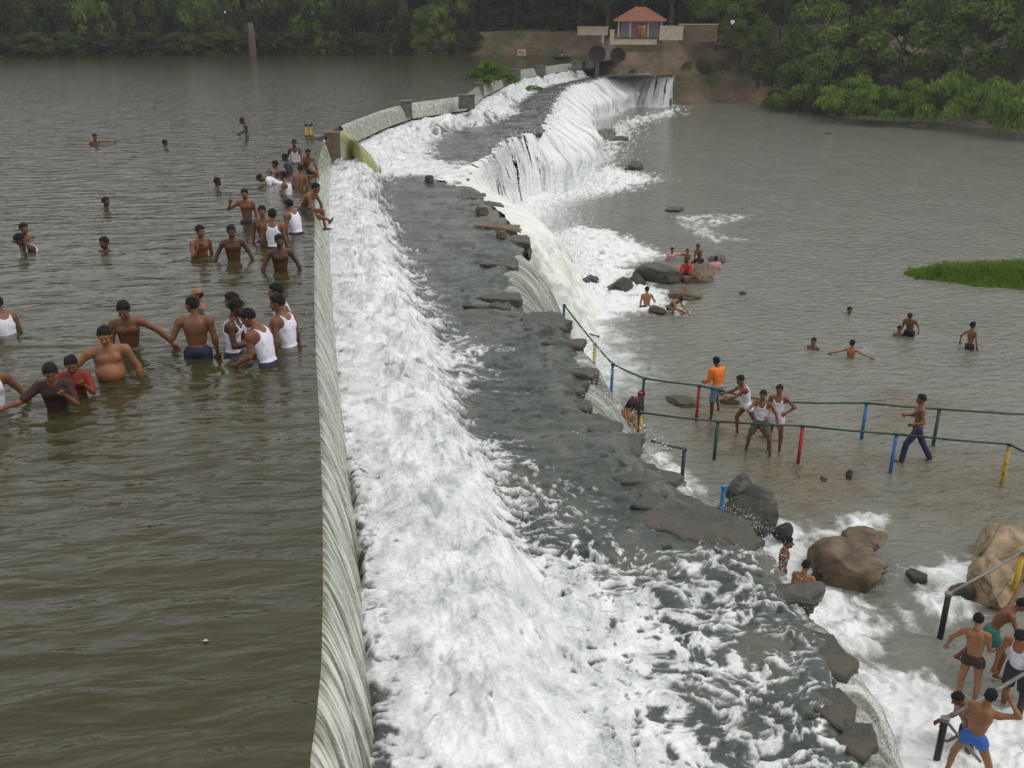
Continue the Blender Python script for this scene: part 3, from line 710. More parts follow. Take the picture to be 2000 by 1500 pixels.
# --- foliage
def crown_mesh(name, seed, n_cl, n_leaf, rx, rz, leaf, mat, droop=0.0, low=-.6, clr=.30):
    g = np.random.default_rng(seed)
    cs = []
    while len(cs) < n_cl:
        p = g.normal(size=3); p /= np.linalg.norm(p); p *= g.uniform(.45, 1.0) ** .5
        if p[2] > low: cs.append(p)
    cs = np.array(cs); V = []; T = []
    for c in cs:
        r = g.uniform(.6, 1.25) * clr; tone = g.uniform(.0, .75)
        d = g.normal(size=(n_leaf, 3)); d /= np.linalg.norm(d, axis=1)[:, None]
        d[:, 2] = np.where(d[:, 2] < -.3, -d[:, 2], d[:, 2])
        rad = r * g.uniform(.55, 1.08, (n_leaf, 1))
        p = (c + d * rad * [1, 1, .8]) * [rx, rx, rz]
        p[:, 2] -= droop * (rad[:, 0] / clr) ** 2 * g.uniform(0, 1, n_leaf)
        nrm = d + g.normal(size=(n_leaf, 3)) * .55; nrm /= np.linalg.norm(nrm, axis=1)[:, None]
        a = np.cross(nrm, g.normal(size=(n_leaf, 3))); a /= np.linalg.norm(a, axis=1)[:, None]
        b = np.cross(nrm, a)
        if droop: b = b * .5; b[:, 2] -= .9
        s1 = leaf * g.uniform(.6, 1.3, (n_leaf, 1)); s2 = s1 * g.uniform(.45, .8, (n_leaf, 1))
        if droop: s1, s2 = s1 * .35, s2 * 1.5
        V.append(np.stack([p - a * s1, p - b * s2 * .6, p + a * s1, p + b * s2], 1).reshape(-1, 3))
        T.append(np.repeat(np.clip(tone + g.uniform(-.15, .25, n_leaf), 0, 1), 4))
    V = np.vstack(V); T = np.concatenate(T)
    return mesh(name, V, np.arange(len(V)).reshape(-1, 4), mat, False, {'tone': T})
def trunk_mesh(name, seed, h, r, mat, rx, limbs=5):
    g = random.Random(seed); s = Shape(); pts = [(0, 0, -.6)]
    x = y = 0
    for k in range(1, 6): x += g.uniform(-.12, .12) * h / 8; y += g.uniform(-.12, .12) * h / 8; pts.append((x, y, h * .75 * k / 5))
    s.tube(pts, [r * 1.35, r, r * .85, r * .7, r * .5, r * .3], 7)
    for k in range(limbs):
        b = pts[2 + k % 3]; an = g.uniform(0, 6.28); ln = rx * g.uniform(.5, .8)
        s.tube([b, (b[0] + math.cos(an) * ln * .5, b[1] + math.sin(an) * ln * .5, b[2] + h * .14), (b[0] + math.cos(an) * ln, b[1] + math.sin(an) * ln, b[2] + h * .24)], [r * .4, r * .28, r * .12], 5)
    me = mesh(name, np.array(s.v), s.f, mat, True); return me
CR = {'dark': [crown_mesh('crown', 600 + i, 50, 150, 1, 1, .058, M['leaf_dark'], clr=.27) for i in range(4)],
      'mid': [crown_mesh('crown', 620 + i, 48, 150, 1, 1, .056, M['leaf_mid'], clr=.28) for i in range(4)],
      'bright': [crown_mesh('crown', 640 + i, 30, 190, 1, 1, .085, M['leaf_bright'], .12, -.15, .34) for i in range(2)]}
TR = [trunk_mesh('trunk', 660 + i, 1.0, .035, M['bark'], .45) for i in range(3)]
TRP = trunk_mesh('trunk', 670, 1.0, .03, M['pale_bark'], .4)
n_tree = [0]
ORD = ['']*40
def tree(name, label, cat, u, dist, h, w, kind, low=.12, group=None, gz=None, trunk=True, pale=False, rnd=None):
    g = random.Random(n_tree[0] * 7 + 3); n_tree[0] += 1
    x, y = at_depth(u, dist); z = ground(x, y) if gz is None else gz
    label = label.replace('@', ORD[n_tree[0] % 40])
    o = thing(name, label, cat, (x, y, z), g.uniform(0, 6.28), group)
    cm = g.choice(CR[kind]); ch = h * (1 - low)
    obj('crown', cm, o, (0, 0, h * low + ch * (.5 if low > .02 else .28)), (0, 0, g.uniform(0, 6.28)), (w / 2 * .88, w / 2 * .88 * g.uniform(.8, 1.1), ch * (.50 if low > .02 else .62)))
    if trunk: obj('trunk', TRP if pale else g.choice(TR), o, (0, 0, 0), None, (h * .9, h * .9, h * .95))
    return o
# left and middle: the wood behind the reservoir, front row leaning over the water
front = [(-60, 172, 13, 11), (20, 168, 12, 10), (95, 171, 14, 11), (165, 168, 12, 9), (235, 170, 14, 11), (310, 167, 13, 10), (385, 170, 13, 10), (445, 167, 11, 9), (545, 168, 13, 10), (615, 167, 13, 10),
         (690, 168, 13, 9), (755, 171, 13, 9)]
place = ['at the far left edge of the picture', 'second from the left over the far water', 'third from the left over the far water', 'fourth from the left over the far water', 'fifth from the left over the far water',
         'sixth from the left over the far water', 'left of the pale trunk over the far water', 'just left of the pale bare trunk', 'just right of the pale bare trunk', 'two trees right of the pale bare trunk',
         'above the gap left of the middle bank', 'where the dark wood meets the brown middle bank']
for (u, d, h, w), pl in zip(front, place):
    tree('shore_tree', 'dark leafy tree leaning over the reservoir, ' + pl, 'tree', u, d, h, w, 'dark' if n_tree[0] % 3 else 'mid', .02, 'trees along the far reservoir shore')
GB = 'trees standing behind the shore trees'
W20 = 'first second third fourth fifth sixth seventh eighth ninth tenth eleventh twelfth thirteenth fourteenth fifteenth sixteenth seventeenth eighteenth nineteenth twentieth'.split()
for i, u in enumerate(range(-120, 800, 62)):
    tree('tree', W20[i] + ' from the left of the tall dark trees rising behind the shore trees', 'tree', u + (i * 37 % 23), 181 + (i * 13) % 9, 19 + (i * 5) % 4, 14, 'dark', .1, GB)
for i, u in enumerate(range(-100, 1260, 80)):
    tree('tree', W20[i] + ' from the left in the back row of the wood beyond the reservoir', 'tree', u, 205 + (i * 7) % 9, 24, 19, 'dark', .02, 'back row of the wood')
# low dark bushes at the water line
for i, (u, w) in enumerate(((-30, 7), (60, 8), (130, 7), (200, 8), (275, 7), (345, 7), (410, 8), (470, 5), (520, 6), (580, 7), (650, 7), (720, 6))):
    tree('shore_bush', 'dark bush trailing in the far edge of the reservoir, ' + ('first second third fourth fifth sixth seventh eighth ninth tenth eleventh twelfth'.split()[i]) + ' from the left', 'bush', u, 163.5, 4.2, w, 'dark', .0, 'bushes on the far water line', gz=-.5, trunk=False)
mid = [(845, 158, 9.5, 6.5, 'mid', 'light green tree hanging over the middle bank'), (880, 164, 13, 8, 'mid', 'broad green tree left of the open grove'), (925, 168, 14, 9, 'dark', 'dark tree left of the first bare trunk'),
       (1005, 172, 15, 9, 'dark', 'tree with a dark straight trunk above the middle bank'), (1037, 175, 15, 8, 'dark', 'second dark trunked tree above the middle bank'), (1080, 168, 14, 10, 'dark', 'shady tree left of the pavilion steps'),
       (1135, 163, 13, 9, 'dark', 'dark tree standing behind the pale steps'), (1190, 152, 12, 8, 'dark', 'dark tree just left of the red roofed pavilion'), (1245, 150, 12, 9, 'dark', 'dark tree behind the red roofed pavilion'),
       (1310, 148, 12, 8, 'dark', 'tree behind the cream wall'), (1352, 150, 13, 9, 'mid', 'green tree behind the end of the cream wall'), (1400, 146, 12, 9, 'mid', 'rounded light tree right of the cream wall'),
       (1450, 143, 10, 7, 'mid', 'slim young green tree on the edge of the brown bank'), (1490, 141, 8, 5, 'mid', 'small pale green tree on the bank top'), (1530, 147, 14, 10, 'dark', 'dark tree at the top right of the brown bank')]
for u, d, h, w, k, l in mid: tree('tree', l, 'tree', u, d, h, w, k, .10 if u < 1180 else .12)
rightt = [(1575, 127, 8.5, 8, 'mid', .02, 'big green tree at the right end of the brown bank'), (1600, 136, 13, 10, 'mid', .05, 'tall green tree above the brown bank end'), (1660, 131, 11, 10, 'mid', .04, 'rounded tree behind the willow bushes'),
          (1720, 136, 14, 11, 'mid', .05, 'tall hazy green tree right of the brown bank'), (1770, 128, 10.5, 11, 'mid', .04, 'wide bushy tree above the left willow bush'), (1850, 132, 13, 12, 'mid', .05, 'large rounded tree in the right hand wood'),
          (1920, 124, 10, 11, 'mid', .04, 'broad tree above the right willow bush'), (1990, 128, 13, 12, 'mid', .05, 'broad tree at the right edge of the picture'), (2080, 122, 12, 12, 'mid', .04, 'tree past the right edge of the wood'),
          (1625, 121, 6.0, 6, 'dark', .02, 'dark overhanging tree at the right foot of the brown bank'), (1555, 133, 9, 7, 'dark', .04, 'dark green tree shading the bank corner')]
for u, d, h, w, k, lo, l in rightt: tree('tree', l, 'tree', u, d, h, w, k, lo)
for i, u in enumerate(range(1190, 2140, 68)):
    tree('tree', W20[i] + ' from the left in the back row of the right hand wood', 'tree', u, 158 + (i * 11) % 14, 19, 15, 'dark' if i % 2 else 'mid', .04, 'back row of the right hand wood')
for u, d, h, w, l in ((1690, 115, 4.6, 8.0, 'bright green willow bush drooping at the left end of the grassy shore'), (1745, 112, 4.0, 6.5, 'low bright willow bush in the middle of the grassy shore'), (1800, 115, 4.4, 6, 'bright bush between the two willow mounds'),
                   (1880, 112, 5.6, 9, 'tall bright green bush right of the willow mounds'), (1965, 108, 5.2, 8, 'bright green bush near the right edge of the grassy shore'), (2040, 104, 5, 8, 'bright bush outside the right edge')):
    tree('willow_bush', l, 'bush', u, d, h, w, 'bright', .0, 'willow bushes on the right shore', trunk=False, gz=Z_LOW + .1)
for u, v, z, h, w, l in ((1380, 145, -1.9, 2.0, 2.8, 'round dark green shrub on the brown bank'), (1346, 140, -1.5, 1.3, 1.8, 'small shrub left of the round shrub on the brown bank'), (1497, 148, -2.0, 2.4, 2.8, 'leafy green shrub at the right of the brown bank'),
                      (1415, 138, -1.2, 1.4, 2.4, 'low shrub above the round one on the brown bank'), (1485, 95, 1.2, 1.8, 2.2, 'grey green shrub near the top of the brown bank'), (1462, 75, 2.4, 1.4, 2, 'small bright shrub on the bank top beside the walker'),
                      (1240, 148, -1.2, .9, 1.6, 'tiny shrub on the bank by the end of the weir'), (1430, 120, -.5, .9, 1.6, 'weedy tuft in the middle of the brown bank')):
    d = on_ground(u, v)
    tree('shrub', l, 'shrub', u, d, h * .8, w * .8, 'mid', .0, 'shrubs on the brown bank', trunk=False)
bp = P(955, 160, 0)
b = thing('weir_bush', 'bright green bush growing on the weir crest at the bend', 'bush', (bp[0], bp[1], -.1))
obj('foliage', CR['bright'][0], b, (0, 0, .5), (0, 0, 1), (2.0, 1.4, 1.15)); obj('foliage', CR['bright'][1], b, (.9, -.3, .2), (0, 0, 2.6), (1.3, 1.1, .9))
obj('stem', trunk_mesh('stem', 3, 1.0, .03, M['bark'], .4), b, (0, 0, -.3), None, (1.6, 1.6, 1.5))
gp2 = P(1042, 178, Z_LEDGE)
b = thing('grass_tuft', 'small green tuft growing on the wet ledge below the far weir', 'grass tuft', tuple(gp2)); obj('foliage', CR['bright'][1], b, (0, 0, .1), (0, 0, .4), (1.1, .5, .4))
for i, (u, d, h, w) in enumerate(((860, 160, 3, 6), (905, 163, 3.5, 7), (960, 170, 4, 8), (1060, 172, 4, 8), (1100, 166, 3.5, 6), (1150, 158, 3, 5), (1335, 152, 3, 5), (1395, 148, 3, 5), (1440, 146, 2.6, 4), (1525, 145, 3, 4))):
    tree('undergrowth_bush', W20[i] + ' from the left of the dark bushes under the bank top trees', 'bush', u, d, h, w, 'dark', .0, 'bushes under the trees on the bank top', trunk=False)
for i, (u, d, h, w) in enumerate(((980, 185, 17, 15), (1050, 186, 18, 15), (1120, 184, 18, 15), (1200, 176, 18, 14), (1290, 170, 17, 14), (1340, 166, 16, 13), (1420, 160, 16, 14), (1490, 156, 15, 12), (1395, 172, 18, 16))):
    tree('tree', W20[i] + ' from the left of the tall trees behind the pavilion and middle bank', 'tree', u, d, h, w, 'dark', .03, 'tall trees behind the pavilion')
for i, u in enumerate(range(800, 2200, 66)):
    tree('tree', '%s from the left in the tallest row of far trees' % (W20 + ['twenty first', 'twenty second', 'twenty third'])[i], 'tree', u, 184 + (i * 5) % 7, 27, 19, 'dark' if i % 3 else 'mid', .02, 'tallest row of far trees')
# pale bare pillar of a trunk on the far shore
x, y = at_depth(489, 160.5)
t_ = thing('bare_trunk', 'pale bare tree trunk standing in the water against the dark far shore', 'tree', (x, y, -.4))
obj('trunk', mesh('trunk', *(lambda s: (np.array(s.v), s.f))(Shape().tube([(0, 0, -1), (0, 0, 1), (.05, 0, 3), (-.03, 0, 5.0)], [.62, .56, .5, .42], 10)), M['pale_bark'], True), t_)
# grass: the islet and the low grassy shore
def grass(name, poly, z, n, h, label=None, seed=0, mat=None, mound=.25, wid=.035):
    g = np.random.default_rng(seed); lo, hi = poly.min(0), poly.max(0); pts = []
    while sum(map(len, pts)) < n:
        p = g.uniform(lo, hi, (n, 2)); s = sdpoly(p[:, 0], p[:, 1], poly) + .35 * fbm(p[:, 0] * .9, p[:, 1] * .9, 3, seed)
        pts.append(p[s < 0])
    p = np.vstack(pts)[:n]; s = -sdpoly(p[:, 0], p[:, 1], poly)
    zb = z + mound * sstep(0, 1.5, s) + 0 * s
    hh = h * g.uniform(.5, 1.15, n) * (.6 + .7 * (fbm(p[:, 0] * .7, p[:, 1] * .7, 3, seed + 2) + .4)) * (.55 + .45 * sstep(0, 1, s))
    an = g.uniform(0, 6.28, n); w = wid * g.uniform(.6, 1.4, n); ln = g.normal(size=(n, 2)) * (hh * .35)[:, None]
    B = np.c_[p, zb]; dx = np.c_[np.cos(an) * w, np.sin(an) * w, 0 * an]
    V = np.stack([B - dx, B + dx, B + np.c_[ln * .5, hh * .6] + dx * .6, B + np.c_[ln, hh]], 1).reshape(-1, 3)
    T = np.repeat(np.clip(.5 + .5 * fbm(p[:, 0] * .5, p[:, 1] * .5, 3, seed + 5) + g.uniform(-.25, .25, n), 0, 1), 4)
    return obj(name, mesh(name, V, np.arange(n * 4).reshape(-1, 4), mat or M['grass'], False, {'tone': T}), kind='stuff', label=label or '')
islet = PL([(1765, 533), (1790, 545), (1850, 552), (1920, 560), (2000, 566), (2250, 590), (2350, 560), (2250, 525), (2000, 520), (1930, 520), (1880, 524), (1820, 524)], Z_LOW)
gi = np.linspace(0, 1, 10)
c0 = islet.mean(0)
V = np.array([[*(c0 + (p - c0) * k), Z_LOW - .15 + .40 * (1 - k ** 3)] for k in gi[1:] for p in islet] + [[*c0, Z_LOW + .25]])
ni = len(islet); Fi = [((k) * ni + i, (k) * ni + (i + 1) % ni, (k + 1) * ni + (i + 1) % ni, (k + 1) * ni + i) for k in range(8) for i in range(ni)] + [(len(V) - 1, (i + 1) % ni, i) for i in range(ni)]
obj('islet_ground', mesh('islet_ground', V, Fi, flat('islet_mud', (.06, .07, .02), .9)), kind='structure')
grass('islet_grass', islet, Z_LOW - .05, 26000, .42, 'bright green grass covering the low islet in the river', 3, mound=.3)
shore = PL([(1610, 212), (1700, 222), (1790, 232), (2000, 244), (2100, 255), (2150, 215), (2000, 205), (1800, 196), (1650, 203)], Z_LOW)
grass('shore_grass', shore, Z_LOW, 26000, .75, 'bright green grass along the right river shore', 9, mound=.3, wid=.12)
# ---- pavilion with hipped tile roof
pd = 127.0
px_, py_ = at_depth(1250, pd); gz = 2.85
hz = math.atan2(py_, px_) - math.pi / 2
PS = .86
pav = thing('pavilion', 'small pavilion with red tiled hipped roof above the far end of the weir', 'pavilion', (px_, py_, gz), hz)
Shape().box((0, 1.2, -.9), (6.2, 5.4, 1.9)).build('plinth', M['earth'], pav)
Shape().box((0, 2.2, 1.1), (5.2, 2.4, 2.2)).build('wall', M['plaster_blue'], pav)
dr = Shape().box((.35, .97, .85), (.95, .06, 1.7)).build('door', M['dark_inside'], pav)
for k in (-2.9, -1.3, 1.15, 2.9):
    Shape().box((k, -1.0, 1.1), (.26, .26, 2.2)).box((k, -1.0, 2.14), (.36, .36, .1)).build('pillar', M['plaster'], pav)
rf = Shape(); rw, rd, rh, rz_ = 3.55, 3.0, 1.75, 2.2
rf.add([(-rw, -rd + 1, rz_), (rw, -rd + 1, rz_), (rw, rd + 1, rz_), (-rw, rd + 1, rz_), (-.5, 1, rz_ + rh), (.5, 1, rz_ + rh), (-rw, -rd + 1, rz_ - .1), (rw, -rd + 1, rz_ - .1), (rw, rd + 1, rz_ - .1), (-rw, rd + 1, rz_ - .1)],
       [(0, 1, 5, 4), (1, 2, 5), (2, 3, 4, 5), (3, 0, 4), (6, 7, 1, 0), (7, 8, 2, 1), (8, 9, 3, 2), (9, 6, 0, 3), (9, 8, 7, 6)])
roof = rf.build('roof', M['roof'], pav)
for k in range(4):
    tl = Shape()
    tl.tube([((-rw, rw, rw, -rw)[k], (-rd + 1, -rd + 1, rd + 1, rd + 1)[k], rz_ + .05), ((-.5, .5, .5, -.5)[k], 1, rz_ + rh + .05)], .09, 6).build('ridge_tile', M['roof'], roof)
rows = Shape()
for k in range(9):
    tt_ = (k + .5) / 9.5; a = rw * (1 - tt_) + .5 * tt_; yy = (-rd + 1) * (1 - tt_) + 1 * tt_; zz = rz_ + rh * tt_
    rows.box((0, yy, zz + .03), (2 * a, .10, .06))
rows.build('tile_row', M['roof'], roof, kind='stuff')
pav.scale = (PS, PS, PS)
def bank_box(name, label, cat, u, v, d, dims, mat, z, dz=0):
    x, y = at_depth(u, d); o = thing(name, label, cat, (x, y, z), hz)
    Shape().box((0, 0, dims[2] / 2), dims).build('wall', mat, o); Shape().box((0, 0, dims[2] + .04), (dims[0] + .12, dims[1] + .12, .1)).build('coping', M['plaster'], o); return o
bank_box('low_wall', 'cream wall joined to the right side of the pavilion', 'wall', 1312, 60, 124, (2.7, .3, 1.5), M['plaster'], 2.6)
bank_box('low_wall', 'long cream topped wall running right from the pavilion', 'wall', 1364, 58, 124.5, (4.4, .3, 1.9), M['earth'], 2.4)
bank_box('low_wall', 'sloping cream parapet in front of the pavilion door', 'wall', 1238, 75, 119, (5.2, .25, .45), M['plaster'], 2.2)
bank_box('gate_pillar', 'short white gate pillar left of the pavilion', 'pillar', 1196, 66, 119, (.45, .45, 1.5), M['plaster'], 2.2)
bank_box('low_wall', 'pale ruined wall half hidden in shade left of the pavilion', 'wall', 1158, 48, 140, (4.0, .5, 1.0), M['plaster'], 3.0)
bank_box('stone_post', 'small white stone post on the shady bank', 'post', 1178, 62, 122, (.25, .25, .9), M['plaster'], 2.3)
# upright basket boats, floating boat, sign board and leaning poles
def basket_boat(label, u, d, z, r, tilt):
    x, y = at_depth(u, d); o = thing('basket_boat', label, 'basket boat', (x, y, z), hz, 'round basket boats at the far landing')
    V = []; n = 24; prof = [(0, .30), (.45, .28), (.8, .2), (.98, .05), (1, 0), (.93, .03), (.76, .16), (.4, .22), (0, .23)]
    for a, h in prof:
        for k in range(n): V.append((a * r * math.cos(6.283 * k / n), -h * r, a * r * math.sin(6.283 * k / n)))
    Fc = [(i * n + k, i * n + (k + 1) % n, (i + 1) * n + (k + 1) % n, (i + 1) * n + k) for i in range(len(prof) - 1) for k in range(n)]
    h_ = obj('hull', mesh('hull', V, Fc, flat('tarred_basket', (.02, .017, .015), .9, 0, .5, 14, .6), True), o, rot=(tilt, 0, math.pi))
    rm = Shape().tube([(r * math.cos(6.283 * k / n), 0, r * math.sin(6.283 * k / n)) for k in range(n + 1)], .06, 6).build('rim', M['bark'], o, rot=(tilt, 0, 0)); return o
basket_boat('round black basket boat propped upright, nearest the weir end', 1168, 121, 1.15, .95, .25)
basket_boat('round black basket boat propped upright right of its twin', 1209, 120, 1.05, .85, .25)
basket_boat('dark round basket boat floating by the far shore', 1098, 140, .1, 1.3, -1.45)
x, y = at_depth(1019, 139)
sg = thing('sign_board', 'white notice board on posts at the far reservoir edge', 'sign', (x, y, -.3), hz)
Shape().box((0, 0, 1.15), (1.15, .06, .85)).build('panel', M['plaster'], sg)
for k in (-.45, .45): Shape().box((k, .06, .4), (.07, .06, 1.6)).build('post', M['bark'], sg)
Shape().box((.18, -.04, 1.1), (.22, .02, .4), 0, .5).box((-.2, -.04, 1.2), (.25, .02, .3)).build('faded_mark', M['steel_red'], sg)
for u, du, l in ((975, -14, 'thin pale pole leaning left over the weir bush'), (958, -9, 'second thin pole leaning left beside the weir bush')):
    a = P(u, 118, 0); 
    pl_ = thing('pole', l, 'pole', (a[0], a[1], -.5), 0, 'poles behind the weir bush'); Shape().tube([(0, 0, 0), (du * .06, 0, 1.9 if u > 960 else 1.7)], [.045, .03], 6).build('shaft', M['pale_bark'], pl_)

# thin damp air over the river: far trees fade a little
hz_ = Shape().box((10, 130, 11), (460, 300, 36)).build('haze', None); hz_['kind'] = 'stuff'
mh = bpy.data.materials.new('damp_air'); mh.use_nodes = True; nt = mh.node_tree; nt.nodes.clear()
pv = nt.nodes.new('ShaderNodeVolumePrincipled'); pv.inputs['Color'].default_value = (.80, .80, .84, 1); pv.inputs['Density'].default_value = .0004; pv.inputs['Anisotropy'].default_value = .2
mo = nt.nodes.new('ShaderNodeOutputMaterial'); nt.links.new(pv.outputs[0], mo.inputs['Volume']); hz_.data.materials.append(mh)
SC.cycles.volume_bounces = 0
# ================================================================== rocks, slabs, railings
def rock_mesh(name, seed, sub=4, cuts=9, rough=.10, mat=None, sq=(1, 1, 1)):
    import bmesh
    bm = bmesh.new(); bmesh.ops.create_icosphere(bm, subdivisions=sub, radius=1)
    p = np.array([v.co[:] for v in bm.verts]); g = np.random.default_rng(seed)
    for k in range(cuts + 5):
        n = g.normal(size=3); n /= np.linalg.norm(n); d = g.uniform(.50, .80)
        s = p @ n - d; p = p - np.outer(np.where(s > 0, s * .9, 0), n)
    r = np.linalg.norm(p, axis=1)[:, None]
    p = p * (1 + rough * noise3(p, 1.6, seed)[:, None] + rough * .6 * noise3(p, 4, seed + 1)[:, None] + rough * .25 * noise3(p, 11, seed + 2)[:, None])
    cr_ = np.abs(noise3(p, 2.1, seed + 4)); p = p * (1 - .16 * np.clip(1 - cr_ / .07, 0, 1)[:, None]) * (1 + rough * .35 * np.sign(noise3(p, 3.1, seed + 8))[:, None] * .5)
    for v, c in zip(bm.verts, p * sq): v.co = c
    me = bpy.data.meshes.new(name); bm.to_mesh(me); bm.free()
    me.polygons.foreach_set('use_smooth', np.ones(len(me.polygons), bool)); me.materials.append(mat or M['rock']); return me
def rock(name, label, u, v, z, wpx, hpx, deep=1.0, seed=0, mat=None, group=None, rz=None, sink=.25, cat='rock', tilt=0):
    """u, v: middle of its foot line; wpx, hpx: how wide and tall it shows"""
    a = P(u, v, z); m_ = np.hypot(a[0], a[1]) / F_PX; w = wpx * m_; h = hpx * m_
    zc = h * .5 - sink * h
    a = a + np.array([0, w * deep * .35, 0])
    me = rock_mesh(name, seed + 900, 4 if wpx > 60 else 3, 9, .10, mat)
    o = obj(name, me, loc=(a[0], a[1], z + zc * .6), rot=(tilt, 0, seed * 1.3 if rz is None else rz), scale=(w / 2 * 1.12, w / 2 * deep, h * .62))
    o['label'] = label; o['category'] = cat
    if group: o['group'] = group
    return o
B = M['boulder']
ZR = Z_LOW
rock('boulder', 'large brown boulder between the white rapids in front of the edge of the ledge', 1680, 1150, ZR, 185, 118, .9, 1, B, rz=.2)
rock('boulder', 'knobbly brown rock crowning the back of the large boulder', 1700, 1085, ZR + .25, 120, 62, .8, 2, B, rz=.5)
rock('boulder', 'wet grey hump left of the large brown boulder', 1630, 1140, ZR, 90, 60, 1, 3)
rock('boulder', 'upper pale boulder at the right edge behind the sloping pipe', 2000, 1130, ZR, 190, 100, .8, 4, M['tan_boulder'], rz=.3)
rock('boulder', 'lower pale boulder at the right edge beside the yellow post', 1960, 1185, ZR, 125, 110, .9, 5, M['tan_boulder'], rz=.9)
rock('boulder', 'small dark rock left of the lower pale boulder', 1890, 1175, ZR, 60, 50, 1, 6)
rock('boulder', 'small reddish rock in the rapids right of the large boulder', 1800, 1140, ZR, 50, 26, 1, 7)
rock('boulder', 'smooth round grey stone behind the man in the white vest', 1950, 1268, ZR, 34, 34, 1, 8)
rock('boulder', 'tall grey boulder against the ledge below the blue stub post', 1478, 1035, ZR + .6, 140, 100, .9, 9, rz=.4)
rock('boulder', 'brown topped boulder behind the blue stub post', 1462, 985, ZR + .5, 120, 62, .9, 10, None, rz=1.1)
rock('boulder', 'dark rock at the foot of the tall grey boulder', 1535, 1050, ZR + .2, 50, 40, 1, 11)
rock('boulder', 'big dark grey rock with the bathers sitting round it', 1310, 555, ZR, 120, 52, .9, 12, rz=.2)
rock('boulder', 'tan flat topped rock under the boy in red', 1362, 552, ZR, 75, 52, .8, 13, B, rz=.1)
rock('boulder', 'low tan rock in front of the bathers rock', 1345, 585, ZR, 95, 26, .8, 14, B, rz=.6)
rock('boulder', 'round rock streaming with white water left of the bathers rock', 1215, 572, ZR, 62, 36, 1, 15)
rock('boulder', 'small streaming rock left of the round one', 1155, 555, ZR, 38, 22, 1, 16)
rock('boulder', 'small rock between the round streaming rock and the bathers rock', 1248, 556, ZR, 34, 30, 1, 17)
rock('boulder', 'dark pointed rock right of the bathers', 1405, 512, ZR, 50, 18, .8, 18)
rock('boulder', 'wet rock beside the bather sitting in the foam', 1290, 615, ZR, 40, 22, 1, 19)
rock('boulder', 'dark rock standing in the river beside the foot of the tall fall', 1240, 332, ZR, 48, 24, .8, 20)
rock('boulder', 'low dark rock at the foot of the tall fall', 1208, 275, ZR, 50, 12, .8, 21)
rock('boulder', 'flat brown rock awash right of the falls', 1322, 414, ZR, 56, 10, .8, 22)
rock('boulder', 'half sunk dark rock by the red post', 1340, 795, ZR, 90, 14, .8, 23)
rock('boulder', 'half sunk black rock behind the orange shirt', 1425, 790, ZR, 45, 16, .8, 24)
rock('boulder', 'thin dark rock in the shallows left of the blue post', 1612, 940, ZR, 32, 9, .6, 25)
rock('boulder', 'long sliver of rock in the shallows', 1662, 938, ZR, 16, 26, 1.4, 26)
rock('boulder', 'low pinkish rock far out by the grassy shore', 1803, 250, ZR, 45, 12, .7, 27, B)
rock('boulder', 'tiny rock awash far out in the river', 1620, 262, ZR, 16, 6, .7, 28)
rock('boulder', 'tiny dark rock in the middle of the river', 1452, 575, ZR, 18, 8, .7, 29)
rock('boulder', 'pale rock showing above the islet grass', 1872, 520, ZR, 22, 12, .7, 30, B)
rock('boulder', 'dark streaming rock at the foot of the middle falls', 1180, 268, ZR, 60, 26, .9, 31)
# square loose blocks on the ledge
def block(label, u, v, w, h, seed, mat=None):
    a = P(u, v, Z_LEDGE + .02); m_ = np.hypot(a[0], a[1]) / F_PX
    s = Shape().box((0, 0, h * m_ * .5), (w * m_, w * m_ * .8, h * m_ * 1.05), 0, .92)
    import bmesh
    me = mesh('loose_block', np.array(s.v), s.f, mat or B, False); bm = bmesh.new(); bm.from_mesh(me)
    bmesh.ops.bevel(bm, geom=bm.edges[:], offset=.05, segments=2, affect='EDGES'); bm.to_mesh(me); bm.free()
    o = obj('loose_block', me, loc=tuple(a), rot=(.05, .04, seed * .7)); o['label'] = label; o['category'] = 'stone block'; o['group'] = 'loose blocks lying on the ledge'
block('dark square block in the foam below the sluice', 838, 357, 17, 14, 1, M['rock'])
block('reddish square block on the rim of the ledge beside the chute', 941, 420, 24, 16, .2)
block('rounded brown block nearer on the rim of the ledge', 979, 466, 22, 15, .9)
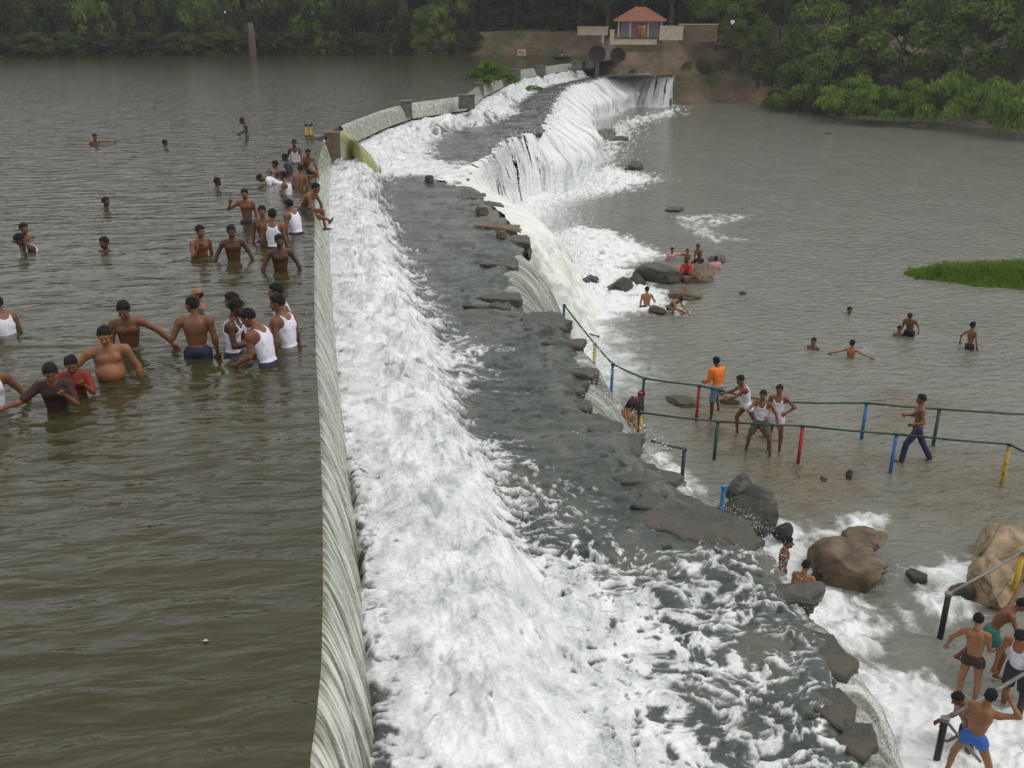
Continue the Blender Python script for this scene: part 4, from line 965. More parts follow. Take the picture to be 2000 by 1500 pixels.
# flat slabs that make the layered rim
def slab(label, pts, th, z=Z_LEDGE + .06, seed=0, mat=None, back=1.0):
    poly = PL(pts, z); c = poly.mean(0); n0 = len(poly)
    P_ = []
    for i in range(n0):
        a, b = poly[i], poly[(i + 1) % n0]; k = max(2, int(np.linalg.norm(b - a) / .12))
        for j in range(k): P_.append(a + (b - a) * j / k)
    P_ = np.array(P_); g = fbm(P_[:, 0] * 2.2, P_[:, 1] * 2.2, 5, seed, .7) * 2.4; d = P_ - c; d /= np.linalg.norm(d, axis=1)[:, None] + 1e-9
    P_ = P_ + d * g[:, None] * .10
    V = []; n = len(P_); rings = [(0.3, .0), (.6, .0), (.85, -.01), (.95, -.02), (.99, -.05), (.995, -.3 * th), (.965, -.38 * th), (1.0, -.5 * th), (.99, -.75 * th), (.93, -.85 * th), (.95, -th), (.5, -th - .3)]
    for k, dz in rings:
        for p in P_:
            qx = c + (p - c) * k; V.append((qx[0] - c[0], qx[1] - c[1], dz + .05 * perlin(qx[0] * 2, qx[1] * 3, seed) + .02 * perlin(qx[0] * 8, qx[1] * 9 + dz * 20, seed)))
    V.append((0, 0, .0)); Fc = [(r * n + i, r * n + (i + 1) % n, (r + 1) * n + (i + 1) % n, (r + 1) * n + i) for r in range(len(rings) - 1) for i in range(n)] + [(len(V) - 1, (i + 1) % n, i) for i in range(n)]
    import bmesh
    me = mesh('rock_slab', np.array([list(map(float, p)) for p in V]), Fc, mat or M['rock'], True); bm = bmesh.new(); bm.from_mesh(me); bmesh.ops.recalc_face_normals(bm, faces=bm.faces); bm.to_mesh(me); bm.free()
    o = obj('rock_slab', me, loc=(c[0], c[1], z)); o['label'] = label; o['category'] = 'rock slab'; o['group'] = 'flat slabs along the rim of the ledge'
S_ = [('brown slab just below the rim of the white chute', [(890, 388), (945, 386), (950, 376), (905, 373)], .16), ('thin slab beside the reddish block', [(915, 398), (985, 402), (980, 396), (945, 391)], .18),
      ('tan layered slab between the two loose blocks', [(925, 437), (1020, 452), (1014, 439), (950, 432)], .22), ('grey slab by the rounded brown block', [(985, 470), (1036, 472), (1030, 458), (990, 458)], .2),
      ('dark fronted slab at the top of the smooth fan', [(936, 512), (1004, 519), (1010, 509), (975, 504)], .26), ('dark fronted slab jutting at the foot of the smooth fan', [(930, 578), (1014, 586), (1018, 573), (975, 568)], .26),
      ('thin slab below the slab jutting at the smooth fan', [(905, 597), (1000, 600), (1000, 594), (930, 592)], .08),
      ('broad smooth slab above the bather in the upper fan', [(1020, 640), (1105, 640), (1112, 622), (1080, 604), (1020, 612)], .3), ('pale low slab that hides the waist of the bather at the rail', [(1050, 668), (1140, 672), (1142, 662), (1080, 657)], .16),
      ('dark notched slab above the grey fan', [(1095, 728), (1160, 735), (1163, 716), (1110, 714)], .24), ('rough slab left of the grey fan', [(1060, 760), (1145, 765), (1148, 742), (1090, 738)], .2),
      ('dark undercut slab at the foot of the grey fan', [(1085, 792), (1152, 800), (1150, 778), (1100, 776)], .2), ('large rounded slab below the two bathers at the rail', [(1150, 840), (1215, 842), (1218, 826), (1170, 806), (1120, 812)], .25),
      ('long brown slab ending at the foot of the yellow post', [(990, 880), (1130, 862), (1245, 886), (1258, 868), (1255, 845), (1190, 838), (1080, 850)], .22),
      ('mossy slab above the ragged fan', [(1190, 935), (1320, 945), (1335, 930), (1280, 900), (1200, 905)], .16), ('slab with a dark crack below the ragged fan', [(1230, 985), (1370, 1000), (1380, 982), (1320, 955), (1250, 960)], .2),
      ('great smooth rounded slab beside the fan of the hidden bather', [(1210, 1010), (1330, 1050), (1460, 1080), (1490, 1050), (1455, 1008), (1380, 980), (1290, 985)], .35),
      ('flat square ended slab in front of the bather under the fall', [(1300, 1140), (1450, 1165), (1590, 1172), (1604, 1138), (1490, 1132), (1380, 1128)], .22),
      ('dark rounded rock lip below the square ended slab', [(1540, 1262), (1600, 1300), (1660, 1325), (1680, 1298), (1630, 1235), (1560, 1215)], .3),
      ('dark rock at the bottom of the ledge rim', [(1640, 1440), (1690, 1490), (1722, 1470), (1700, 1415), (1650, 1405)], .3),
      ('reddish rock lip near the ledge bottom', [(1570, 1380), (1650, 1420), (1670, 1390), (1640, 1340), (1580, 1340)], .2),
      ('dark triangular slab standing out of the foam', [(1295, 1128), (1345, 1150), (1420, 1152), (1400, 1136)], .16),
      ('thin slab on the far dark pool of the ledge', [(965, 262), (985, 268), (1010, 262), (990, 258)], .1), ('long dark slab at the rim of the tall fall', [(1012, 256), (1058, 258), (1060, 252), (1025, 250)], .25)]
for i, (l, p, th) in enumerate(S_): slab(l, p, th, Z_LEDGE + (.05 if i < 12 else .0), seed=700 + i, mat=(B if ('tan' in l) else None))
# ---- railings: painted posts joined by pipes
def railing(label, posts, z, rail_col, rad=.03, r2=.022, extend=None, hp=.95):
    """posts: (u top, v top, height, colour)"""
    tops = []
    x0 = None
    o = None
    for (u, v, h, c) in posts:
        ztop = z + h if h else z + hp
        t_ = P(u, v, ztop)
        if o is None: o = thing('railing', label, 'railing', (t_[0], t_[1], z))
        l_ = np.array(o.location)
        tops.append(t_ - l_)
        if c: 
            pst = Shape().tube([(t_[0] - l_[0] - .03, t_[1] - l_[1], -.3), (t_[0] - l_[0], t_[1] - l_[1], ztop - z - .02)], rad, 8).build('post', M['chip_' + c] if 'chip_' + c in M else M['steel_' + c], o, smooth=True)
            Shape().tube([(t_[0] - l_[0], t_[1] - l_[1], ztop - z - .03), (t_[0] - l_[0], t_[1] - l_[1], ztop - z + .025)], rad * 1.25, 8).build('cap', M['steel_' + rail_col], pst)
    for i in range(len(tops) - 1):
        a, b = tops[i], tops[i + 1]; mid = (a + b) / 2 - np.array([0, 0, .015])
        Shape().tube([tuple(a), tuple(mid), tuple(b)], r2, 7).build('pipe', M['chip_' + rail_col] if 'chip_' + rail_col in M else M['steel_' + rail_col], o, smooth=True)
    return o
railing('far railing of the path through the river, from the falls to the right edge', [(1102, 596, 1.9, 'blue'), (1162, 672, 1.6, 'yellow'), (1197, 711, 1.0, 'blue'), (1258, 739, .95, 'green'), (1366, 753, .95, 'red'), (1508, 785, .95, 'yellow'), (1693, 787, .95, 'blue'),
         (1835, 799, .95, 'green'), (2060, 812, .95, 'red')], Z_LOW, 'dark', .042, .024)
railing('near railing of the river path, starting at the yellow post by the ledge', [(1253, 806, .95, 'yellow'), (1402, 823, .95, 'green'), (1568, 832, .95, 'red'), (1751, 848, .95, 'blue'), (1972, 868, .95, 'yellow'), (2060, 910, .95, 'green')], Z_LOW, 'dark', .042, .024)
railing('black and red upright post beside the yellow post at the ledge', [(1252, 768, 1.1, 'black')], Z_LOW, 'red', .04)
railing('short dark green rail rising from behind the ledge to one post', [(1272, 861, 1.2, None), (1337, 877, 1.0, 'dark')], Z_LOW, 'dark', .045, .025)
railing('blue stub of a broken post beside the tall grey boulder', [(1414, 951, .45, 'blue')], Z_LOW + 1.9, 'blue', .04)
railing('dark post and sloping grey pipe in the lower right corner, upper one', [(1853, 1160, .85, 'black'), (1997, 1078, 1.0, 'yellow'), (2060, 1040, 1.0, 'yellow')], Z_LOW, 'grey', .05, .028)
rl = railing('lower post and sloping grey pipe gripped by the boy in blue trunks', [(1846, 1404, .75, 'black'), (2010, 1310, .85, 'black'), (2080, 1270, .85, 'black')], Z_LOW, 'grey', .048, .028)
a = P(1846, 1406, Z_LOW + .72); b = P(1915, 1488, Z_LOW + .12); L0 = np.array(rl.location)
Shape().tube([tuple(a - L0), tuple(b - L0)], .022, 7).build('brace', M['steel_grey'], rl, smooth=True)
# drift bits
lf = P(401, 1251, .012); o = obj('floating_leaf', mesh('floating_leaf', np.array([(-.02, 0, 0), (0, -.012, .004), (.025, 0, 0), (0, .012, .004)]), [(0, 1, 2, 3)], flat('yellow_leaf', (.6, .55, .25))), loc=tuple(lf)); o['label'] = 'tiny pale yellow leaf floating on the dark brown water'; o['category'] = 'leaf'
# ================================================================== people
def surface_nets(D, org, h):
    """smooth quad surface of the zero level of D"""
    S = D < 0
    nx, ny, nz = D.shape
    c = np.zeros((nx - 1, ny - 1, nz - 1), np.int8)
    for a in (0, 1):
        for b in (0, 1):
            for d in (0, 1): c += S[a:nx - 1 + a, b:ny - 1 + b, d:nz - 1 + d]
    act = (c > 0) & (c < 8)
    idx = np.full(act.shape, -1, np.int64); ii = np.argwhere(act); idx[act] = np.arange(len(ii))
    acc = np.zeros((len(ii), 3)); cnt = np.zeros(len(ii))
    cor = [(0, 0, 0), (1, 0, 0), (0, 1, 0), (1, 1, 0), (0, 0, 1), (1, 0, 1), (0, 1, 1), (1, 1, 1)]
    val = [D[ii[:, 0] + a, ii[:, 1] + b, ii[:, 2] + d] for a, b, d in cor]
    for e0 in range(8):
        for ax in range(3):
            if cor[e0][ax] == 0:
                t_ = list(cor[e0]); t_[ax] = 1; e1 = cor.index(tuple(t_))
                v0, v1 = val[e0], val[e1]; m_ = (v0 < 0) != (v1 < 0)
                tt = np.where(m_, v0 / np.where(m_, v0 - v1, 1), 0)
                p = np.repeat(np.array([cor[e0]], float), len(ii), 0); p[:, ax] += tt
                acc += p * m_[:, None]; cnt += m_
    V = (ii + acc / cnt[:, None]) * h + org
    Q = []
    for ax in range(3):
        sl0 = [slice(None)] * 3; sl1 = [slice(None)] * 3; sl0[ax] = slice(0, -1); sl1[ax] = slice(1, None)
        m_ = S[tuple(sl0)] != S[tuple(sl1)]
        e = np.argwhere(m_); o1, o2 = [(1, 2), (2, 0), (0, 1)][ax]
        ok = (e[:, o1] > 0) & (e[:, o2] > 0) & (e[:, o1] < D.shape[o1] - 1) & (e[:, o2] < D.shape[o2] - 1); e = e[ok]
        ins = S[tuple(e.T)]
        def cell(a, b): 
            k = e.copy(); k[:, o1] -= a; k[:, o2] -= b; return idx[tuple(k.T)]
        q = np.stack([cell(1, 1), cell(0, 1), cell(0, 0), cell(1, 0)], 1)
        q[~ins] = q[~ins][:, ::-1]; Q.append(q)
    Q = np.vstack(Q); Q = Q[(Q >= 0).all(1)]
    return V, Q
def smin(a, b, k):
    h = np.clip(.5 + .5 * (b - a) / k, 0, 1); return b + (a - b) * h - k * h * (1 - h)
def ell(p, c, r, fr=None):
    d = p - c
    if fr is not None: d = d @ fr
    q = d / r; k0 = np.linalg.norm(q, axis=-1); k1 = np.linalg.norm(q / r, axis=-1)
    return k0 * (k0 - 1) / (k1 + 1e-9)
def cone(p, a, b, r1, r2):
    ba = b - a; l2 = max(ba @ ba, 1e-9); t_ = np.clip(((p - a) @ ba) / l2, 0, 1)
    return np.linalg.norm(p - a - t_[..., None] * ba, axis=-1) - (r1 + (r2 - r1) * t_)
def gridpts(lo, hi, h):
    n = np.ceil((hi - lo) / h).astype(int) + 2
    ax = [lo[i] + np.arange(n[i]) * h for i in range(3)]
    return np.stack(np.meshgrid(*ax, indexing='ij'), -1), lo
A = lambda *v: np.array(v, float)
def rotx(a): c, s = math.cos(a), math.sin(a); return np.array([[1, 0, 0], [0, c, -s], [0, s, c]])
def roty(a): c, s = math.cos(a), math.sin(a); return np.array([[c, 0, s], [0, 1, 0], [-s, 0, c]])
def rotz(a): c, s = math.cos(a), math.sin(a); return np.array([[c, -s, 0], [s, c, 0], [0, 0, 1]])
# --- one head, modelled once, with face; x right, y forward, z up; origin at the skull's middle
def head_proto(h):
    p, o = gridpts(A(-.12, -.15, -.17), A(.12, .15, .15), h)
    d = ell(p, A(0, -.012, .03), A(.076, .096, .092))
    d = smin(d, ell(p, A(0, .028, -.04), A(.056, .062, .075)), .03)
    d = smin(d, cone(p, A(0, -.02, -.06), A(0, -.035, -.16), .052, .056), .02)
    d = smin(d, cone(p, A(-.035, .078, .022), A(.035, .078, .022), .011, .011), .018)          # brow
    for s in (-1, 1):
        d = -smin(-d, ell(p, A(s * .031, .102, .000), A(.017, .016, .011)), .012)              # eye socket
        d = smin(d, ell(p, A(s * .031, .080, -.001), A(.013, .012, .010)), .004)
        d = smin(d, ell(p, A(s * .042, .065, -.030), A(.020, .018, .018)), .015)               # cheek
        d = smin(d, ell(p, A(s * .079, -.008, -.004), A(.010, .018, .030)), .006)              # ear
    d = smin(d, cone(p, A(0, .088, .010), A(0, .110, -.026), .009, .013), .008)                # nose
    d = smin(d, cone(p, A(-.015, .100, -.030), A(.015, .100, -.030), .009, .009), .006)
    d = smin(d, cone(p, A(-.017, .088, -.054), A(.017, .088, -.054), .007, .007), .006)        # lips
    d = smin(d, cone(p, A(-.014, .087, -.064), A(.014, .087, -.064), .007, .007), .005)
    d = smin(d, ell(p, A(0, .074, -.090), A(.022, .018, .017)), .012)                          # chin
    V, Q = surface_nets(d, o, h)
    c = np.ones((len(V), 3))
    x, y, z = V.T
    for s in (-1, 1):
        e = ((x - s * .031) / .014) ** 2 + ((z + .001) / .008) ** 2
        c[(e < 1) & (y > .06)] = (2.2, 2.6, 3.2); c[(((x - s * .031) / .006) ** 2 + ((z + .001) / .007) ** 2 < 1) & (y > .06)] = (.06, .06, .08)
        c[(np.abs(x - s * .032) < .019) & (np.abs(z - .021) < .006) & (y > .06)] = (.12, .12, .14)
    c[(np.abs(x) < .02) & (np.abs(z + .059) < .010) & (y > .08)] = (.95, .62, .60)
    return V, Q, c
HEAD_F, HEAD_C = head_proto(.0062), head_proto(.013)
def hair_proto(kind, h, seed):
    p, o = gridpts(A(-.14, -.16, -.14), A(.14, .16, .18), h)
    g = .012 if kind != 'long' else .018
    sk = ell(p, A(0, -.014, .034), A(.077 + g, .098 + g, .093 + g))
    if kind == 'long': sk = smin(sk, ell(p, A(0, -.07, -.03), A(.07, .05, .09)), .03)
    q = p.reshape(-1, 3); n = noise3(q, 26, seed).reshape(sk.shape)
    n2 = noise3(q, 60, seed + 4).reshape(sk.shape)
    sk = sk + .013 * n + .007 * n2
    x, y, z = p[..., 0], p[..., 1], p[..., 2]
    # leave the face, ears and nape open
    face = -((z - .062) * .75 + (.052 - y) * .75 - .000)
    line = np.where(y > .02, .058 + .25 * (y - .02) * 0, 0)
    cut = np.maximum((.050 - z) * .8 + (y - .056) * .55 + .010 * n, (-.050 - z) + (y + .02) * .9 + .008 * n) if kind != 'bald' else np.maximum((-.045 - z) + (y + .03) * .9, np.maximum(z - .045, y - .02))
    ear = -(ell(p, A(.086, .0, -.008), A(.03, .024, .032))); ear2 = -(ell(p, A(-.086, .0, -.008), A(.03, .024, .032)))
    d = np.maximum(np.maximum(sk, cut), np.maximum(ear, ear2))
    return surface_nets(d, o, h)
HAIR = {k: hair_proto(k, .0085, i) for i, k in enumerate(('short', 'long', 'bald'))}
def hand_proto(pose, h=.0065):
    p, o = gridpts(A(-.07, -.07, -.21), A(.07, .09, .03), h)
    d = ell(p, A(0, 0, -.045), A(.040, .017, .052)); d = smin(d, cone(p, A(0, 0, .02), A(0, 0, -.02), .026, .028), .02)
    curl = {'relaxed': .35, 'fist': 1.25, 'flat': .08}[pose]
    for i, (x0, ln) in enumerate(((-.028, .060), (-.010, .072), (.009, .078), (.027, .070))):
        a = A(x0, 0, -.082); an = 0; sp_ = (x0) * 1.6
        for k in range(3):
            an += curl * (.6 if k == 0 else 1); L = ln * (.45, .32, .24)[k]
            b = a + A(sp_ * L * 1.2, math.sin(an) * L, -math.cos(an) * L)
            d = smin(d, cone(p, a, b, .0098 - .0009 * k, .0090 - .0010 * k), .004); a = b
    a = A(.026, .004, -.028)
    for k, (v_, L) in enumerate(((A(.75, .35, -.55), .042), (A(.35, .55, -.75), .032), (A(.05, .6, -.8), .026))):
        b = a + v_ / np.linalg.norm(v_) * L; d = smin(d, cone(p, a, b, .0135 - .002 * k, .0115 - .002 * k), .006); a = b
    return surface_nets(d, o, h)
HANDS = {k: hand_proto(k) for k in ('relaxed', 'fist', 'flat')}
def skin_mat(name, c):
    m = Mat(name); col = m.attr('tint', True)
    n = m.noise(6, 4, .6, m.coord())
    cc = m.mix(n, tuple(x * .55 for x in c), tuple(x * 1.4 for x in c))
    m.set(color=m.mix(1.0, cc, col, 'MULTIPLY'), rough=m.ramp(m.noise(9, 3, .6, m.coord()), [(.4, .32), (.65, .55)]), ior=1.4)
    m.bump(m.noise(15, 6, .62, m.coord()), .45, .02); return m.m
SKIN = {'dark': skin_mat('dark_brown_skin', (.085, .036, .019)), 'brown': skin_mat('brown_skin', (.165, .070, .034)), 'tan': skin_mat('warm_brown_skin', (.26, .115, .052))}
M['hair'] = flat('wet_black_hair', (.006, .005, .006), .9, 0, .6, 60, 1.0)
M['hair_grey'] = flat('greying_hair', (.045, .040, .045), .5, 0, .5, 40, .3)
CL = {}
def cloth(c, name):
    if name not in CL: CL[name] = flat(name.replace(' ', '_') + '_cloth', c, .75, 0, .18, 16, .35)
    return CL[name]
CLOTH = {'darkorange': (.35, .10, .02), 'white': (.68, .66, .74), 'navy': (.010, .012, .035), 'black': (.010, .010, .012), 'blue': (.030, .12, .42), 'grey': (.10, .10, .085), 'orange': (.75, .17, .015), 'red': (.55, .015, .03), 'maroon': (.06, .012, .02),
         'pink': (.62, .30, .32), 'brown': (.035, .012, .010), 'green': (.03, .16, .11), 'denim': (.022, .020, .070), 'lightblue': (.12, .20, .32), 'darkred': (.22, .02, .012), 'olive': (.06, .065, .03), 'yellow': (.32, .2, .04), 'charcoal': (.03, .035, .04)}
# arm presets: (upper arm, forearm) in the chest's frame, x outward, y forward, z up; then the hand
ARM = {'down': ((.20, -.04, -1), (.06, .26, -1), 'relaxed'), 'out': ((.50, .05, -.9), (.30, .30, -.9), 'relaxed'), 'wide': ((1, .0, -.45), (.9, .15, -.35), 'flat'), 'mouth': ((.25, .55, -.8), (-.55, .45, .95), 'fist'),
       'fwd': ((.15, .9, -.55), (0, 1, -.15), 'relaxed'), 'point': ((.1, 1, -.05), (0, 1, .02), 'flat'), 'hold': ((.25, .25, -1), (-.45, .95, .10), 'fist'), 'bent': ((.45, -.15, -.9), (.25, .95, -.1), 'fist'),
       'lean': ((.25, .65, -.8), (.10, .35, -1), 'flat'), 'side': ((.95, .1, .0), (1, .1, -.05), 'flat'), 'head': ((.85, .25, .35), (-.75, -.1, .75), 'flat'), 'fold': ((.25, .2, -1), (-1, .45, .15), 'fist'),
       'hip': ((.8, -.1, -.75), (-.75, .35, -.6), 'fist'), 'swing': ((.30, -.55, -.85), (.15, .1, -1), 'relaxed'), 'up': ((.5, .6, .4), (.1, .6, .8), 'fist'), 'tuck': ((.15, .15, -1), (.05, .9, -.35), 'relaxed')}
LEG = {'stand': ((.10, 0, -1), (.0, -.02, -1)), 'fwd': ((.10, .55, -.9), (.02, -.12, -1)), 'back': ((.10, -.50, -.9), (.02, -.62, -.85)), 'sit': ((.25, 1, -.02), (.05, .1, -1)), 'squat': ((.35, .9, .15), (-.05, -.25, -1)), 'bend': ((.15, .75, -.6), (0, -.5, -.9)),
       'wide': ((.40, .15, -1), (.12, -.05, -1)), 'long': ((.15, 1, -.12), (.1, 1, -.25)), 'swim': ((.12, -.3, -1), (.05, -.5, -.8))}
n_person = [0]
def nrm(v): v = np.array(v, float); return v / np.linalg.norm(v)
def person(label, u, v, zw, top=None, face=0, st=1.65, lean=8, slean=0, twist=0, head=(0, 0), R_='down', L_='down', rl='stand', ll='stand', skin='brown', hair='short', vest=None, shirt=None, trunks='navy', legs=None,
           belly=0.0, build=1.0, feet=False, pitch=0, child=False, moustache=False, dv=0, detail=None, group=None, dark_top=None):
    k = st / 1.70
    pos = P(u, v, zw); dist = math.hypot(pos[0], pos[1])
    if dv: dist += dv; a_ = nrm(pos[:2]) * dist; pos = np.array([a_[0], a_[1], zw])
    hs = 1.12 if child else 1.0
    h = detail or float(np.clip(dist * .0011, .0135, .030))
    # skeleton in own frame: x = the person's right hand side, y = forward, z = up
    pel = A(0, 0, .93 * k); Rt = A(1, 0, 0)
    fl, sl = R(lean), R(slean)
    M1 = roty(sl * .5) @ rotx(-fl * .5); M2 = rotz(R(twist)) @ roty(sl) @ rotx(-fl)
    wst = pel + M1 @ A(0, 0, .17 * k); chest = wst + M2 @ A(0, 0, .17 * k); nk = chest + M2 @ A(0, .0, .19 * k)
    HM = M2 @ rotx(fl * .7) @ rotz(R(-head[0])) @ rotx(R(-head[1]))
    hc = nk + M2 @ A(0, .0, .05 * k) + HM @ A(0, .02 * k, .10 * k * hs)
    hsz = k * hs * .98
    W = .5 * (k + 1.0 * k) * build
    shw, hpw = .165 * W, .088 * k
    prims = []; T = []       # T: torso prims (for vests)
    T.append(lambda p: ell(p, pel + A(0, .0, .0), A(.150, .100, .11) * k * A(build, build, 1), M1))
    T.append(lambda p: ell(p, wst + M1 @ A(0, .005 + belly * .35, .02 * k), A(.130 * build + belly * .3, .088 * build + belly * .8, .15) * k, M1))
    T.append(lambda p: ell(p, chest + M2 @ A(0, -.008 * k, .01 * k), A(.152 * build, .100 * build, .185) * k, M2))
    T.append(lambda p: cone(p, chest + M2 @ A(-shw * .8, -.01 * k, .135 * k), chest + M2 @ A(shw * .8, -.01 * k, .135 * k), .052 * k, .052 * k))
    for s in (-1, 1):
        T.append(lambda p, s=s: ell(p, chest + M2 @ A(s * .068 * k, .070 * k * build, .050 * k), A(.066, .034, .050) * k, M2))
        T.append(lambda p, s=s: ell(p, chest + M2 @ A(s * .075 * k, -.078 * k * build, .045 * k), A(.058, .030, .085) * k, M2))
    prims += T
    prims.append(lambda p: cone(p, nk - M2 @ A(0, 0, .05 * k), hc - HM @ A(0, .03, .06) * hsz, .060 * k, .050 * k))
    ends = {}; joints = [pel, hc]
    armp = []; upper = []
    for s, pose in ((1, R_), (-1, L_)):
        a1, a2, hp_ = ARM[pose] if isinstance(pose, str) else pose
        sh = chest + M2 @ A(s * shw * 1.06, -.01 * k, .128 * k)
        d1 = M2 @ rotx(fl * .6) @ nrm((s * a1[0], a1[1], a1[2])); d2 = M2 @ rotx(fl * .6) @ nrm((s * a2[0], a2[1], a2[2]))
        el = sh + d1 * .285 * k; wr = el + d2 * .245 * k
        armp += [lambda p, a=sh, b=el: cone(p, a, b, .050 * k * build, .037 * k * build), lambda p, a=el, b=wr: cone(p, a, b, .040 * k * build, .026 * k), lambda p, a=sh, d=d1: ell(p, a + d * .03 * k, A(.056, .056, .062) * k * build),
                 lambda p, a=el, d=d2: ell(p, a + d * .06 * k, A(.040, .040, .05) * k * build)]
        upper.append((sh, el, wr)); ends[s] = (wr, d2, hp_); joints += [sh, el, wr]
    legp = []; lowest = 9; leg_j = []
    for s, pose in ((1, rl), (-1, ll)):
        b1, b2 = LEG[pose] if isinstance(pose, str) else pose
        hp0 = pel + A(s * hpw, 0, -.03 * k); d1 = nrm((s * b1[0], b1[1], b1[2])); d2 = nrm((s * b2[0], b2[1], b2[2]))
        kn = hp0 + d1 * .43 * k; an = kn + d2 * .42 * k
        fd = nrm(A(s * .15, 1, 0) - d2 * (A(s * .15, 1, 0) @ d2) * .85); toe = an + fd * .15 * k + A(0, 0, -.03 * k); heel = an - fd * .04 * k + A(0, 0, -.035 * k)
        legp += [lambda p, a=hp0, b=kn: cone(p, a, b, .085 * k * build, .052 * k), lambda p, a=kn, b=an: cone(p, a, b, .053 * k, .034 * k), lambda p, a=kn, b=an, f=fd: ell(p, a * .68 + b * .32 - f * .022 * k, A(.047, .047, .085) * k),
                 lambda p, a=heel, b=toe: cone(p, a, b, .036 * k, .026 * k)]
        joints += [kn, an, toe, heel]; leg_j.append((hp0, kn, an)); lowest = min(lowest, toe[2] - .026 * k, heel[2] - .036 * k)
    J = np.array(joints); lo, hi = J.min(0) - .17 * k - belly * .1, J.max(0) + .17 * k
    p, o_ = gridpts(lo, hi, h); shp = p.shape[:3]; pf = p.reshape(-1, 3)
    def evalp(fs, kk, d=None):
        for f in fs:
            e = f(pf); d = e if d is None else smin(d, e, kk)
        return d
    dt = evalp(T, .05 * k)
    dl = evalp(legp[:4], .02 * k); dl = np.minimum(dl, evalp(legp[4:], .02 * k))
    da = evalp(armp[:4], .018 * k); db = evalp(armp[4:], .018 * k); dn = prims[-1](pf)
    d = smin(dt, dl, .035 * k); d = smin(d, dn, .035 * k); d = smin(d, da, .028 * k); d = smin(d, db, .028 * k)
    V, Q = surface_nets(d.reshape(shp), o_, h)
    tint = np.ones((len(V), 3))
    # join the head and the hands, so the body stays one mesh
    HV, HQ, HC = HEAD_F if dist < 22 else HEAD_C
    HC = HC.copy()
    if moustache: HC[(np.abs(HV[:, 0]) < .026) & (np.abs(HV[:, 2] + .044) < .008) & (HV[:, 1] > .08)] = (.08, .08, .09)
    Vs, Qs, Cs = [V], [Q], [tint]; off = len(V)
    Vs.append((HV * hsz) @ HM.T + hc); Qs.append(HQ + off); Cs.append(HC); off += len(HV)
    for s in (1, -1):
        wr, d2, hp_ = ends[s]
        hv, hq = HANDS[hp_]; z = -d2; yv = A(0, 1, .01) if abs(d2[1]) < .8 else A(-s, 0, .3)
        xv = nrm(np.cross(yv, z)); yv = np.cross(z, xv); hv = hv * A(-s if s > 0 else 1, 1, 1)
        if s > 0: hq = hq[:, ::-1]
        Vs.append((hv * k * .98) @ np.stack([xv, yv, z]) + wr); Qs.append(hq + off); Cs.append(np.ones((len(hv), 3))); off += len(hv)
    V = np.vstack(Vs); Q = np.vstack(Qs); tint = np.vstack(Cs)
    # place it
    toc = -nrm(pos[:2]); rgt = A(-toc[1], toc[0]); fw = toc * math.cos(R(face)) + rgt * math.sin(R(face))
    rz = math.atan2(fw[1], fw[0]) - math.pi / 2
    RM = rotz(rz) @ rotx(-R(pitch))
    top_l = hc + HM @ A(0, -.01, .135) * hsz
    if feet: oz = zw - (lowest if not pitch else 0) - .05
    else:
        tw_ = RM @ (top_l - pel * (1 if pitch else 0)); zt = z_at(pos[0] + tw_[0], pos[1] + tw_[1], top); oz = zt - tw_[2]
    shift = -RM @ A(0, 0, .93 * k) + A(0, 0, .0) if pitch else A(0, 0, 0)
    n_person[0] += 1
    ob = obj('person', mesh('person', V, Q, SKIN[skin], True, {'tint': tint}), loc=(pos[0] + shift[0], pos[1] + shift[1], oz + shift[2]))
    ob.rotation_euler = Matrix([list(r_) for r_ in RM]).to_euler()
    ob['label'] = label; ob['category'] = 'person'
    if group: ob['group'] = group
    # hair
    if hair:
        hk = {'short': 'short', 'grey': 'short', 'long': 'long', 'bald': 'bald'}[hair]; hv, hq = HAIR[hk]
        obj('hair', mesh('hair', (hv * hsz) @ HM.T + hc, hq, M['hair_grey'] if hair == 'grey' else M['hair'], True), ob)
    def region(dd, extra, name, colour, th=.011, hh=None):
        g = np.maximum(dd - th * k, extra) + .0030 * noise3(pf, 9, n_person[0]) + .0035 * noise3(pf * np.array([1, 1, .4]), 22, n_person[0] + 2)
        if (g < 0).sum() < 12: return
        gv, gq = surface_nets(g.reshape(shp), o_, h)
        obj(name, mesh(name, gv, gq, cloth(CLOTH[colour], colour), True), ob)
    tl = (pf - chest) @ M2; x, y, z = tl.T; x, y, z = x / k, y / k, z / k
    pl = (pf - pel) @ M1; pz = pl[:, 2] / k
    if vest:
        scoop = np.where(y > 0, .06, .105)
        neck = .088 - np.sqrt(x ** 2 + ((z - (scoop + .085)) * .85) ** 2)
        arm = np.maximum(np.abs(x) - (.118 + .0 * z) * build, 0) - .0 + 0 * z
        armc = np.where(z > -.035, np.abs(x) - np.interp(z, [-.035, .05, .16], [.165, .108, .100]) * build, -.5)
        region(smin(dt, dn, .035 * k), k * np.maximum(np.maximum(neck, armc), np.maximum(z - .185, -.06 - pz)), 'vest', vest, .010)
    if shirt:
        sl_ = np.full(len(pf), 9.)
        for (a, b, c) in upper:
            e = (a + (b - a) * .8) if dark_top != 'long' else b * .2 + c * .8
            sl_ = np.minimum(sl_, cone(pf, a, b if dark_top == 'long' else e, .055 * k, .047 * k))
            if dark_top == 'long': sl_ = np.minimum(sl_, cone(pf, b, e, .047 * k, .036 * k))
        neck = .066 - np.sqrt(x ** 2 + (z - .215) ** 2 + (y - .02) ** 2)
        g = smin(dt, sl_, .03 * k)
        region(g, k * np.maximum(neck, -.08 - pz), 'shirt', shirt, .013)
